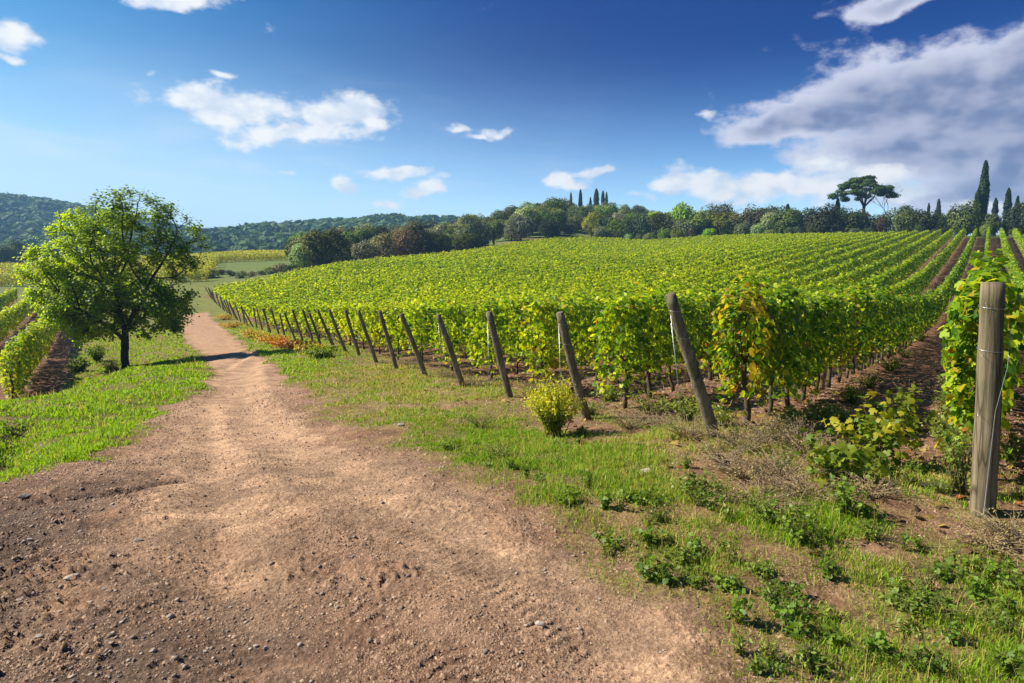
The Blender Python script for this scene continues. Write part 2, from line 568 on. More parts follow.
def leaves(P, N, size, col, template, rng, spin=None):
    """one polygon fan per leaf; returns V, starts, loops, colours"""
    out, faces = template
    n, k = len(P), len(out)
    N = N / (np.linalg.norm(N, axis=1, keepdims=True) + 1e-9)
    ref = rng.normal(size=(n, 3)) if spin is None else spin
    U = ref - N * np.sum(ref * N, 1, keepdims=True)
    U /= np.linalg.norm(U, axis=1, keepdims=True) + 1e-9
    Vv = np.cross(N, U)
    sz = np.broadcast_to(np.asarray(size, float).reshape(-1, 1, 1), (n, 1, 1))
    V = P[:, None, :] + sz * (out[None, :, 0:1] * U[:, None] + out[None, :, 1:2] * Vv[:, None] + out[None, :, 2:3] * N[:, None])
    base = np.concatenate([np.array(f) for f in faces])
    lens = np.array([len(f) for f in faces])
    loops = (base[None, :] + (np.arange(n) * k)[:, None]).ravel()
    fs = np.concatenate([[0], np.cumsum(lens)[:-1]])
    starts = (fs[None, :] + (np.arange(n) * len(base))[:, None]).ravel()
    C = np.repeat(np.broadcast_to(col, (n, 3)), k, axis=0)
    return V.reshape(-1, 3), starts, loops, C


def join(parts):
    Vs, Ss, Ls, Cs, nv, nl = [], [], [], [], 0, 0
    for V, s, l, c_ in parts:
        Vs.append(V); Ss.append(np.asarray(s) + nl); Ls.append(np.asarray(l) + nv); Cs.append(c_)
        nv += len(V); nl += len(l)
    return np.concatenate(Vs), np.concatenate(Ss), np.concatenate(Ls), np.concatenate(Cs)


def tube(pts, rad, sides=7, col=(1, 1, 1), cap=True, wob=0.0, rng=None):
    pts = np.asarray(pts, float); rad = np.asarray(rad, float)
    n = len(pts)
    T = np.gradient(pts, axis=0)
    T /= np.linalg.norm(T, axis=1, keepdims=True) + 1e-9
    ref = np.array([1.0, 0, 0]) if abs(T[0][0]) < .8 else np.array([0, 1.0, 0])
    rings = []
    ang = np.arange(sides) * 2 * math.pi / sides
    for i in range(n):
        a = ref - T[i] * np.dot(ref, T[i]); a /= np.linalg.norm(a) + 1e-9
        b = np.cross(T[i], a); ref = a
        rr = rad[i] * (1 + (wob * (rng.random(sides) - .5) if wob else 0))
        rings.append(pts[i] + (np.cos(ang) * rr)[:, None] * a + (np.sin(ang) * rr)[:, None] * b)
    V = np.concatenate(rings)
    loops, starts = [], []
    for i in range(n - 1):
        for j in range(sides):
            k = (j + 1) % sides
            starts.append(len(loops))
            loops += [i * sides + j, i * sides + k, (i + 1) * sides + k, (i + 1) * sides + j]
    if cap:
        starts.append(len(loops)); loops += list(range(sides))[::-1]
        starts.append(len(loops)); loops += [(n - 1) * sides + j for j in range(sides)]
    return V, np.array(starts), np.array(loops), np.broadcast_to(np.array(col, float), (len(V), 3)).copy()


def build(name, part, mat, parent=None, smooth=False, loc=None):
    V, s, l, c_ = part
    return link(name, mesh_arrays(name, V, s, l, c_, smooth), mat, parent, loc)


# ------------------------------------------------------------------ materials
def new_mat(name):
    m = bpy.data.materials.new(name)
    m.use_nodes = True
    m.node_tree.nodes.clear()
    n = NT(m.node_tree)
    out = n.node('ShaderNodeOutputMaterial')
    return m, n, out


def leaf_material(name, trans=.4, vary=.0, rough=.5, spec=.35, tboost=(1.25, 1.2, .55)):
    m, n, out = new_mat(name)
    at = n.node('ShaderNodeAttribute', attribute_name='tint')
    colr = at.outputs['Color']
    if vary:
        oi = n.node('ShaderNodeObjectInfo')
        h = n.node('ShaderNodeHueSaturation')
        n.put(h.inputs['Hue'], n.ramp(oi.outputs['Random'], 0, 1, .5 - .025 * vary, .5 + .03 * vary))
        n.put(h.inputs['Saturation'], n.ramp(n.math('FRACT', n.math('MULTIPLY', oi.outputs['Random'], 7.3)), 0, 1, 1 - .3 * vary, 1 + .15 * vary))
        n.put(h.inputs['Value'], n.ramp(n.math('FRACT', n.math('MULTIPLY', oi.outputs['Random'], 13.7)), 0, 1, 1 - .45 * vary, 1 + .5 * vary))
        n.l.new(colr, h.inputs['Color'])
        colr = h.outputs[0]
    geo = n.node('ShaderNodeNewGeometry')
    nz = n.noise(geo.outputs['Position'], 60.0, 2.0)
    colr = n.mix(1.0, colr, n.mix(nz, (.75, .78, .7, 1), (1.25, 1.22, 1.3, 1)), 'MULTIPLY')
    p = n.node('ShaderNodeBsdfPrincipled')
    n.l.new(colr, p.inputs['Base Color'])
    p.inputs['Roughness'].default_value = rough
    p.inputs['Specular IOR Level'].default_value = spec
    t = n.node('ShaderNodeBsdfTranslucent')
    n.l.new(n.mix(1.0, colr, rgba(tboost), 'MULTIPLY'), t.inputs['Color'])
    ms = n.node('ShaderNodeMixShader')
    ms.inputs[0].default_value = trans
    n.l.new(p.outputs[0], ms.inputs[1]); n.l.new(t.outputs[0], ms.inputs[2])
    n.l.new(ms.outputs[0], out.inputs['Surface'])
    return m


def wood_material(name, c1, c2, scale=(18, 18, 2.2), bump=.4, crack=True):
    m, n, out = new_mat(name)
    tcn = n.node('ShaderNodeTexCoord')
    mp = n.node('ShaderNodeMapping'); mp.inputs['Scale'].default_value = scale
    n.l.new(tcn.outputs['Object'], mp.inputs[0])
    nz = n.noise(mp.outputs[0], 1.0, 7.0, .65)
    nz2 = n.noise(tcn.outputs['Object'], 2.6, 4.0)
    f = n.ramp(nz, .3, .72)
    colr = n.mix(f, rgba(c1), rgba(c2))
    colr = n.mix(n.ramp(nz2, .35, .7), colr, n.mix(1.0, colr, (.62, .7, .6, 1), 'MULTIPLY'))
    p = n.node('ShaderNodeBsdfPrincipled')
    p.inputs['Roughness'].default_value = .9
    p.inputs['Specular IOR Level'].default_value = .15
    if crack:
        w = n.node('ShaderNodeTexVoronoi', feature='DISTANCE_TO_EDGE')
        mp2 = n.node('ShaderNodeMapping'); mp2.inputs['Scale'].default_value = (22, 22, 1.1)
        n.l.new(tcn.outputs['Object'], mp2.inputs[0]); n.l.new(mp2.outputs[0], w.inputs['Vector'])
        w.inputs['Scale'].default_value = 1.0
        k = n.ramp(w.outputs['Distance'], 0.0, .05)
        colr = n.mix(k, n.mix(1.0, colr, (.4, .37, .34, 1), 'MULTIPLY'), colr)
    n.l.new(colr, p.inputs['Base Color'])
    b = n.node('ShaderNodeBump'); b.inputs['Strength'].default_value = bump; b.inputs['Distance'].default_value = .012
    n.l.new(nz, b.inputs['Height']); n.l.new(b.outputs[0], p.inputs['Normal'])
    n.l.new(p.outputs[0], out.inputs['Surface'])
    return m


def plain_material(name, colr, rough=.5, metal=0.0):
    m, n, out = new_mat(name)
    p = n.node('ShaderNodeBsdfPrincipled')
    tcn = n.node('ShaderNodeTexCoord')
    nz = n.noise(tcn.outputs['Object'], 30.0, 3.0)
    n.l.new(n.mix(nz, rgba([x * .8 for x in colr]), rgba([min(1, x * 1.2) for x in colr])), p.inputs['Base Color'])
    p.inputs['Roughness'].default_value = rough
    p.inputs['Metallic'].default_value = metal
    n.l.new(p.outputs[0], out.inputs['Surface'])
    return m


def ground_material():
    m, n, out = new_mat('earth')
    at = n.node('ShaderNodeAttribute', attribute_name='tint')
    geo = n.node('ShaderNodeNewGeometry')
    pos = geo.outputs['Position']
    n1 = n.noise(pos, 3.1, 6.0, .62)
    n2 = n.noise(pos, 24.0, 6.0, .68)
    n3 = n.noise(pos, 115.0, 4.0, .7)
    colr = at.outputs['Color']
    colr = n.mix(1.0, colr, n.mix(n.ramp(n1, .3, .7), (.74, .72, .7, 1), (1.22, 1.2, 1.16, 1)), 'MULTIPLY')
    colr = n.mix(1.0, colr, n.mix(n.ramp(n2, .32, .68), (.66, .63, .6, 1), (1.3, 1.28, 1.26, 1)), 'MULTIPLY')
    colr = n.mix(1.0, colr, n.mix(n.ramp(n3, .3, .7), (.78, .76, .74, 1), (1.2, 1.2, 1.2, 1)), 'MULTIPLY')
    vo = n.node('ShaderNodeTexVoronoi'); vo.inputs['Scale'].default_value = 42.0
    n.l.new(pos, vo.inputs['Vector'])
    hgt = n.math('MULTIPLY_ADD', n2, 1.1, n.math('MULTIPLY_ADD', n3, .45, n.math('MULTIPLY', vo.outputs['Distance'], .5)))
    b = n.node('ShaderNodeBump'); b.inputs['Strength'].default_value = .9; b.inputs['Distance'].default_value = .018
    n.l.new(hgt, b.inputs['Height'])
    p = n.node('ShaderNodeBsdfPrincipled')
    p.inputs['Roughness'].default_value = .95
    p.inputs['Specular IOR Level'].default_value = .12
    n.l.new(colr, p.inputs['Base Color']); n.l.new(b.outputs[0], p.inputs['Normal'])
    n.l.new(p.outputs[0], out.inputs['Surface'])
    return m


M_EARTH = ground_material()
M_VINE = leaf_material('vine_leaves', .5)
M_TREE = leaf_material('tree_leaves', .58, tboost=(1.3, 1.35, .5))
M_WOODS = leaf_material('woodland_leaves', .28, vary=1.0, rough=.7, spec=.1, tboost=(1.1, 1.1, .6))
M_GRASS = leaf_material('grass_blades', .4, rough=.6, spec=.2, tboost=(1.15, 1.15, .6))
M_DRY = leaf_material('dry_stems', .2, rough=.8, spec=.1, tboost=(1, 1, .9))
M_BARK = wood_material('bark', (.035, .026, .02), (.11, .085, .065), (14, 14, 4), .8)
M_VBARK = wood_material('vine_bark', (.05, .035, .026), (.15, .11, .08), (40, 40, 6), .7, False)
M_POST = wood_material('weathered_post', (.11, .085, .055), (.27, .205, .13), (34, 34, 2.0), .55)
M_POST2 = wood_material('leaning_post', (.13, .10, .075), (.31, .24, .17), (30, 30, 1.8), .5)
M_WIRE = plain_material('galvanised_wire', (.55, .55, .55), .4, .9)
M_STONE = None

# ------------------------------------------------------------------ ground sheet (one polar grid, split between its named surfaces)
def grass_patches():
    """(px, py, radius m, amount, dryness) -> world"""
    L = [(40, 440, 2.2, 1.0, .1), (90, 410, 2.5, 1.1, .1), (150, 395, 2.2, 1.1, .05), (190, 380, 1.6, 1.1, .1), (5, 470, 1.2, 1.0, .15), (150, 440, .5, .55, .3), (95, 450, .7, .7, .2), (160, 365, 3.0, 1.1, .2),
         (330, 378, 1.8, 1.0, .75), (390, 382, 1.8, 1.05, .7), (345, 400, 1.2, 1.0, .7), (430, 395, 1.6, 1.1, .65), (480, 395, 1.0, .9, .6), (400, 415, 1.1, 1.0, .5), (460, 415, 1.1, 1.0, .35), (280, 385, 1.2, .7, .5),
         (450, 445, .8, .85, .3), (490, 435, 1.0, 1.0, .15), (540, 440, .8, 1.0, .1), (520, 462, .8, 1.0, .1), (580, 455, .8, 1.0, .1), (610, 475, .7, .9, .15), (640, 490, .55, .95, .05), (650, 440, .8, .7, .5),
         (560, 500, .35, .7, .3), (690, 490, .6, .75, .4), (700, 520, .5, .6, .35), (560, 540, .4, .35, .4), (640, 560, .55, .6, .25), (620, 585, .4, .6, .35), (690, 610, .45, .6, .35), (740, 655, .5, .5, .4), (580, 520, .4, .6, .4), (680, 545, .5, .6, .25), (760, 510, .6, .75, .5), (800, 520, .6, .85, .25), (850, 480, .6, .7, .6), (840, 545, .5, .6, .3),
         (900, 560, .45, .5, .3), (925, 605, .45, .9, .15), (890, 590, .35, .7, .2), (960, 565, .4, .7, .15), (1000, 590, .5, .8, .2), (970, 640, .6, .65, .25), (1010, 665, .5, .6, .25), (860, 650, .6, .45, .35), (790, 600, .5, .4, .4), (820, 575, .4, .5, .3),
         (770, 560, .4, .45, .3), (900, 670, .4, .4, .3), (740, 450, .7, .6, .9), (780, 440, .8, .6, 1.0), (820, 455, .7, .6, .9), (1010, 500, .8, .4, .3), (270, 345, 2.5, .8, .55), (240, 330, 3.0, .7, .6), (300, 360, 2.0, .9, .5), (215, 385, .7, .5, .15), (225, 415, .4, .3, .1)]
    return [(ground_at(a, b), r, w, dry) for a, b, r, w, dry in L]


PATCH = grass_patches()


def grass_amount(x, y):
    x = np.asarray(x, float); y = np.asarray(y, float)
    g = np.zeros(x.shape); dr = np.zeros(x.shape); tot = np.full(x.shape, 1e-6)
    for (c0, r, w, dry) in PATCH:
        e = np.exp(-((x - c0[0]) ** 2 + (y - c0[1]) ** 2) / (r * r))
        g = np.maximum(g, w * e)
        dr += dry * e; tot += e
    dry = np.clip(dr / tot, 0, 1)
    sd_ = road_sd(x, y)
    off = sstep(.25, -.35, sd_)
    fi, o, a = in_field(x, y)
    lf = in_left(x, y)
    r = np.hypot(x, y)
    g = np.maximum(g, .8 * sstep(9, 14, r)) * off
    g = np.maximum(g, .42 * sstep(5, .3, fi) * (fi > 0) * sstep(26, 12, r))
    g *= sstep(2.8, -.2, fi) * .90 + .10
    g *= sstep(.5, -.6, lf) * .97 + .03
    g *= sstep(.28, .62, fbm(x * 1.7, y * 1.7, 3, 41) + .35 * np.clip(g, 0, 1))
    return g, dry


def make_ground():
    th = [0.0]
    lim = math.radians(43)
    t = -lim
    fine = np.arange(-lim, lim, math.radians(.17))
    coarse = np.arange(lim, 2 * math.pi - lim, math.radians(2.5))
    th = np.concatenate([fine, coarse])
    rs = [.25]
    while rs[-1] < 2300:
        r = rs[-1]
        k = .0055 if 2.4 < r < 9 else (.009 if r < 30 else (.014 if r < 90 else .03))
        rs.append(r * (1 + k) if r > 2.0 else r + .12)
    rs = np.array(rs)
    R, T = np.meshgrid(rs, th, indexing='ij')
    X = (R * np.sin(T)).ravel(); Y = (R * np.cos(T)).ravel()
    Z = base_height(X, Y) + detail(X, Y)
    nr, nt = R.shape
    idx = np.arange(nr * nt).reshape(nr, nt)
    a, b = idx[:-1, :], idx[1:, :]
    q = np.stack([a, np.roll(a, -1, 1), np.roll(b, -1, 1), b], -1).reshape(-1, 4)[:, ::-1]
    # colours that belong to the soil itself
    sd_ = road_sd(X, Y)
    on = sstep(-.25, .3, sd_)
    fi, o, al = in_field(X, Y)
    lf = in_left(X, Y)
    rr = np.hypot(X, Y)
    ga, dry = grass_amount(X, Y)
    sand = np.array([.42, .272, .172]); brown = np.array([.225, .125, .078]); dark = np.array([.10, .068, .05]); alley = np.array([.165, .09, .06])
    turf = np.array([.13, .12, .035]); straw = np.array([.30, .23, .09])
    ta, tb, tcc = seg_dist(X, Y, TRACK_A), seg_dist(X, Y, TRACK_B), seg_dist(X, Y, TRACK_C)
    n1 = fbm(X * .7, Y * .7, 4, 51); n2 = fbm(X * 2.6, Y * 2.6, 4, 52)
    light = np.clip(np.exp(-(ta / .45) ** 2) * .8 + np.exp(-(tb / .65) ** 2) + .35 * np.exp(-(tcc / .3) ** 2) + 1.6 * (n1 - .48) + 1.1 * (n2 - .5) + .25, 0, 1)
    light = np.maximum(light, .75 * sstep(8, 20, rr) * on)
    damp = np.maximum(sstep(.8, -2.4, X + .5 * Y - 1.0 + 2.6 * (n1 - .5)), .45) * sstep(9.5, 6.0, rr) * sstep(.36, .6, n2 + .25 * (1 - light))
    col = brown + (sand - brown) * light[:, None]
    col = col + (dark * 1.15 - col) * np.clip(damp, 0, 1)[:, None]
    line = np.exp(-(seg_dist(X, Y, SOIL_LINES) / .1) ** 2)
    col = col + (dark - col) * (line * .5)[:, None]
    verge = brown * .92 + (straw - brown) * (sstep(.4, .7, n2) * .45)[:, None]
    col = verge + (col - verge) * on[:, None]
    k = np.clip(ga * 1.1, 0, 1)[:, None]
    tf = turf + (straw - turf) * dry[:, None] * .8
    col = col + (tf - col) * k
    mead = sstep(45, 75, rr) * (1 - on)
    col = col + (np.array([.16, .17, .04]) * (.7 + .6 * n1)[:, None] - col) * mead[:, None]
    s = np.maximum(sstep(.2, 1.4, fi), sstep(-.2, .8, lf))
    col = col + (alley * (.8 + .5 * n2)[:, None] - col) * (s * .95)[:, None]
    # reddish bare bank below the wood
    far = sstep(110, 150, rr) * sstep(.0, 3, -fi)
    olive = np.array([.12, .16, .04]); red = np.array([.24, .12, .085])
    col = col + (olive - col) * far[:, None]
    bank = far * np.exp(-((o - 96) / 5.0) ** 2) * np.exp(-((al - 135) / 26) ** 2)
    col = col + (red - col) * np.clip(bank * 1.5, 0, 1)[:, None]
    hill = sstep(330, 420, rr)
    hc = np.array([.10, .105, .055]) * (.7 + .8 * fbm(X / 60, Y / 60, 3, 61))[:, None]
    col = col + (hc - col) * hill[:, None]
    cx, cy = X[q].mean(1), Y[q].mean(1)
    is_road = (road_sd(cx, cy) > 0) & (np.hypot(cx, cy) < 130)
    is_hill = np.hypot(cx, cy) > 380
    for name, mask in (('dirt_road', is_road), ('hills', is_hill), ('ground', ~is_road & ~is_hill)):
        f = q[mask]
        used, inv = np.unique(f.ravel(), return_inverse=True)
        me = mesh_arrays(name, np.stack([X[used], Y[used], Z[used]], 1), np.arange(len(f)) * 4, inv, col[used], True)
        tag(link(name, me, M_EARTH), kind='structure')


make_ground()
# ------------------------------------------------------------------ vines
C_DEEP = np.array([.05, .15, .012]); C_MID = np.array([.22, .35, .013]); C_YG = np.array([.58, .62, .016]); C_YEL = np.array([.58, .44, .03]); C_ORG = np.array([.48, .17, .02]); C_RED = np.array([.17, .018, .022])


def vine_colours(n, rng, yellow, h=None, extra=0.0):
    """per leaf: green to yellow-green, now and then yellow; yellow in 0..1"""
    t = np.clip(rng.normal(.25 + .55 * yellow, .30, n), 0, 1)
    col = np.where(t[:, None] < .5, C_DEEP + (C_MID - C_DEEP) * (t / .5)[:, None], C_MID + (C_YG - C_MID) * ((t - .5) / .5)[:, None])
    p = rng.random(n)
    low = 0 if h is None else np.clip((.85 - h) / .5, 0, 1) * .12
    col = np.where((p < .012 + extra + low)[:, None], C_YEL * rng.uniform(.55, 1.1, (n, 1)), col)
    col = np.where((p > .996 - extra * .06)[:, None], C_ORG * rng.uniform(.5, 1.1, (n, 1)), col)
    return col * rng.uniform(.8, 1.2, (n, 1))


def row_foliage(s, x0, y0, dirv, side, rng, dens, size, seed, yellow, hi=1.6, lo=.42, wid=.25, extra=None):
    """leaf centres and facings for leaves at distances s along a row"""
    n = len(s)
    bump = fbm(s * .9 + seed * 13.7, np.full(n, seed * 3.1), 3, 71)
    bump2 = fbm(s * 2.3 + seed * 5.7, np.full(n, seed * 9.1), 2, 72)
    w = wid * (.55 + .75 * bump) + .07 * bump2
    top = hi - .14 + .24 * sstep(2, 12, s) * (hi < 1.9) * (lo > .3) + .22 * bump2 + .16 * (vnoise(np.floor(s + .5) * 7.7, np.full(n, seed * 2.3), 73) - .5)
    bot = lo - .22 + .5 * bump
    kind = rng.random(n)
    hh = rng.random(n)
    z = bot + (top - bot) * hh ** .85
    prof = np.sqrt(np.clip(1 - ((hh - .55) / .62) ** 2, .05, 1))
    lat = np.where(rng.random(n) < .5, -1, 1) * w * prof * np.clip(rng.normal(1, .16, n), .35, 1.45)
    inner = kind > .86
    lat = np.where(inner, rng.uniform(-1, 1, n) * w, lat)
    tp = kind < .17
    z = np.where(tp, top + rng.normal(0, .05, n), z)
    lat = np.where(tp, rng.uniform(-1, 1, n) * w * .75, lat)
    sh = rng.random(n) < .055
    z = np.where(sh, top + rng.uniform(0, .5, n) * bump, z)
    lat = np.where(sh, lat * .5, lat)
    hang = rng.random(n) < .02
    z = np.where(hang, bot - rng.uniform(0, .2, n), z)
    x = x0 + dirv[0] * s + side[0] * lat
    y = y0 + dirv[1] * s + side[1] * lat
    out = np.sign(lat) * np.clip(np.abs(lat) / (w + .01), .2, 1)
    N = np.stack([side[0] * out, side[1] * out, np.where(tp | sh, 1.2, .45) * np.ones(n)], 1) + rng.normal(0, .5, (n, 3))
    return x, y, z, N


def leaf_count(d):
    n = np.clip(1750 * (7.0 / np.maximum(d, 3)) ** 1.0, 140, 1800)
    sz = .081 * np.maximum(1, (1750 / n) ** .5 * .78)
    return n, sz


EXTRA_AT = [(gp, r, k) for gp, r, k in [(ground_at(742, 442), .8, .75), (ground_at(848, 385), .5, .35)]]


def make_row(start, dirv, length, k, label, group, cat, plants_to, yellow, step, rng, hi=1.55, lo=.36, wid=.21, name='vine_trellis', stems=True, dens=1.0, skip_first=.5):
    side = np.array([-dirv[1], dirv[0]])
    z0 = float(H(start[0], start[1])[0])
    root = empty(name, (start[0], start[1], z0))
    tag(root, label, cat, group)
    cells = np.arange(skip_first, length, 1.0)
    cx, cy = start[0] + dirv[0] * (cells + .5), start[1] + dirv[1] * (cells + .5)
    d = np.hypot(cx, cy)
    nl, sz = leaf_count(d)
    near = d < plants_to
    if near.sum() > 60:
        near = near & (np.arange(len(d)) < 60)
    org = np.array([start[0], start[1], z0])

    def foliage(ss, sizes, dd):
        x, y, z, N = row_foliage(ss, start[0], start[1], dirv, side, rng, None, None, k, yellow, hi, lo, wid)
        g = base_height(x, y) + (0 if dd > 60 else detail(x, y))
        yel = yellow + .45 * (fbm(x * .35, y * .35, 2, 81) - .5) + .55 * (fbm(x * .06, y * .06, 2, 83) - .5)
        ex = np.zeros(len(x))
        for gp, r, amt in EXTRA_AT:
            ex = np.maximum(ex, amt * np.exp(-((x - gp[0]) ** 2 + (y - gp[1]) ** 2) / (r * r)))
        ex = np.maximum(ex, .12 * sstep(.55, .7, fbm(x * .8, y * .8, 2, 85)) * (dd < 30))
        if yellow >= 1.0:
            ex = ex + .4
        col = vine_colours(len(x), rng, np.clip(yel, 0, 1), z, ex)
        return np.stack([x, y, z + g], 1) - org, N, sizes, col

    if k == 0:
        wid = .16
    if k == 1:
        hi -= .12
    if k > 3 and k < 50:
        wid = .185
    for i in np.nonzero(near)[0]:
        n = int(nl[i] * dens)
        ss = cells[i] + .5 + np.clip(rng.normal(0, .32, n), -.75, .75)
        if i == 0:
            ss = np.maximum(ss, skip_first - .15)
        P, N, s_, col = foliage(ss, np.full(n, sz[i]), d[i])
        s_ = s_ * rng.uniform(.65, 1.25, n)
        # the wood of this plant
        bx, by = start[0] + dirv[0] * (cells[i] + .5), start[1] + dirv[1] * (cells[i] + .5)
        bz = float(H(bx, by)[0])
        b = np.array([bx, by, bz]) - org
        pts = [b + (rng.normal(0, .01), rng.normal(0, .01), -.06)]
        off = np.zeros(3)
        for q in range(1, 7):
            off = off + rng.normal(0, .018, 3) * (1, 1, 0)
            pts.append(b + off + (0, 0, .125 * q))
        parts = [tube(pts, np.linspace(.034, .022, 7) * rng.uniform(.85, 1.25), 7, wob=.3, rng=rng)]
        for sg in (-1, 1):
            e = pts[-1]
            d3 = np.array([dirv[0], dirv[1], 0]) * sg
            parts.append(tube([e - (0, 0, .02), e + d3 * .16 + (0, 0, .07), e + d3 * .48 + (0, 0, .05 + rng.normal(0, .03))], [.018, .014, .009], 6))
            for q in range(3):
                e2 = e + d3 * (.12 + .14 * q) + (0, 0, .06)
                parts.append(tube([e2, e2 + (rng.normal(0, .05), rng.normal(0, .05), .35), e2 + (rng.normal(0, .1), rng.normal(0, .1), .75)], [.006, .005, .003], 4))
        g = build('grapevine', join(parts), M_VBARK, root)
        t = VINE_LEAF if d[i] < 13 else MID_LEAF
        build('foliage', leaves(P, N, s_, col, t, rng), M_VINE, g)
    rest = np.nonzero(~near)[0]
    if len(rest):
        for lo_d, hi_d, t in ((0, 16, VINE_LEAF), (16, 45, MID_LEAF), (45, 1e9, FLAT_LEAF)):
            sel = rest[(d[rest] >= lo_d) & (d[rest] < hi_d)]
            if not len(sel):
                continue
            cnt = (nl[sel] * dens * np.where(rng.random(len(sel)) < .03, .35, 1)).astype(int)
            ss = np.repeat(cells[sel], cnt) + rng.random(cnt.sum())
            P, N, s_, col = foliage(ss, np.repeat(sz[sel], cnt), d[sel].min())
            tag(build('leaf_wall', leaves(P, N, s_ * rng.uniform(.7, 1.25, len(s_)), col, t, rng), M_VINE, root), kind='stuff')
        if stems:
            sel = rest[d[rest] < 60]
            if len(sel):
                parts = []
                for i in sel:
                    bx, by = start[0] + dirv[0] * (cells[i] + .5), start[1] + dirv[1] * (cells[i] + .5)
                    b = np.array([bx, by, float(base_height(bx, by)[0]) - .05]) - org
                    parts.append(tube([b, b + (rng.normal(0, .03), rng.normal(0, .03), .4), b + (rng.normal(0, .03), rng.normal(0, .03), .85)], [.035, .03, .025], 5))
                tag(build('vine_stem', join(parts), M_VBARK, root), kind='stuff')
    # thin stakes along the row, where they can be made out
    for q, s in enumerate(np.arange(5.5, min(length, 40), 5.0)):
        bx, by = start[0] + dirv[0] * s, start[1] + dirv[1] * s
        if np.hypot(bx, by) < 32:
            b = np.array([bx, by, float(H(bx, by)[0]) - .1]) - org
            build('stake', tube([b, b + (.01, .01, .9), b + (rng.normal(0, .02), rng.normal(0, .02), 1.72)], [.035, .034, .033], 8, wob=.08, rng=rng), M_POST2, root)
    return root, org, side


ORD = ['first', 'second', 'third', 'fourth', 'fifth', 'sixth', 'seventh', 'eighth', 'ninth', 'tenth', 'eleventh', 'twelfth', 'thirteenth', 'fourteenth', 'fifteenth', 'sixteenth', 'seventeenth', 'eighteenth',
       'nineteenth', 'twentieth']
ORD += ['twenty-' + o for o in ORD[:9]] + ['thirtieth'] + ['thirty-' + o for o in ORD[:9]] + ['fortieth']

ROW_LABELS = {0: 'vine row that begins at the thick upright round post',
              1: 'vine row with yellow and red leaves at its end, by the second post',
              2: 'green vine row behind the leaning post next to the yellow bush',
              3: 'vine row beginning behind the leaning post just past the yellow bush'}


def post(k, base, top_off, r, mat, label, group, wires, rng):
    """an end post: its stem, its sawn top and its wires"""
    z0 = float(H(base[0], base[1])[0])
    root = empty('end_post', (base[0], base[1], z0))
    tag(root, label, 'post', group)
    top = np.array(top_off)
    ax = top / np.linalg.norm(top)
    n = 16
    ts = np.linspace(-.12, 1, n)
    pts = [top * t + np.array([.008 * math.sin(5 * t + k), .008 * math.cos(4 * t + k * 2), 0]) * (1 if k else .4) for t in ts]
    rad = r * (1.06 - .1 * np.linspace(0, 1, n)) * (1 + rng.normal(0, .012, n))
    rad[-1] *= .965
    build('shaft', tube(pts, rad, 18, wob=.05, rng=rng), mat, root, smooth=True)
    capm = tube([pts[-1], pts[-1] + ax * .004], [rad[-1] * .93, rad[-1] * .9], 18)
    build('sawn_top', capm, M_POST2, root)
    if wires:
        Lt = np.linalg.norm(top)
        for i, (a, b) in enumerate(wires(top, r)):
            build('wire', tube(a, [b] * len(a), 5), M_WIRE, root)
        for t in (.72, .9):
            c0 = top * t
            ang = np.linspace(0, 2 * math.pi, 17)
            build('wire', tube([c0 + np.array([math.cos(q) * r * 1.07, math.sin(q) * r * 1.07, .012 * math.sin(q)]) for q in ang], [.0015] * 17, 5), M_WIRE, root)
    return root


rng = np.random.default_rng(5)
BASEW = {}
for k in range(-3, 39):
    st = EDGE[10 + k]
    a0 = st @ ROW
    length = FAR - a0 + float(rng.normal(0, .6))
    if k < 0:
        lab = ['vine row just beyond the one at the thick upright post', 'vine row two rows past the thick upright post', 'vine row at the edge of the field, three past the thick post'][-k - 1]
    else:
        lab = ROW_LABELS.get(k) or ('yellow-green vine row behind the %s leaning post along the track' % ORD[k - 1] if k < 38 else 'outermost vine row, along the hedge and woods at the field edge')
    yellow = .34 if k < 2 else min(.9, .42 + .045 * k)  # farther rows yellower: their sunlit tops put into the leaf colour
    root, org, side = make_row(st, ROW, length, k, lab, 'vine rows of the sloping field', 'vine row', 24 if k < 6 else 27, yellow, 2.17, rng)
    if 0 <= k < 6:
        for hz in (.75, 1.15, 1.5):
            pts = []
            for s in np.linspace(-.15, 11, 12):
                bx, by = st + ROW * s
                pts.append(np.array([bx, by, float(base_height(bx, by)[0]) + hz]) - org)
            build('trellis_wire', tube(pts, [.002] * 12, 4), M_WIRE, root)

# end posts along the edge of the field
P0 = EDGE[10]


def wires0(top, r):
    a = np.array([r * .75, -r * .75, 1.34]); b = np.array([-r * .3, -r * 1.05, .74]); c_ = np.array([-.11, -.16, .06]); e = np.array([-.13, -.2, .0])
    return [([a, (a + b) / 2 + np.array([.01, -.025, 0]), b, (b + c_) / 2, c_, e], .0016)]


def wires1(top, r):
    a = top * .88 + np.array([-r, 0, 0]); b = np.array([-.38, -.22, .0])
    return [([a, (a + b) / 2 + np.array([.01, 0, 0]), b], .0016), ([a + np.array([.01, .01, -.1]), b + np.array([.02, .02, .0])], .0013)]


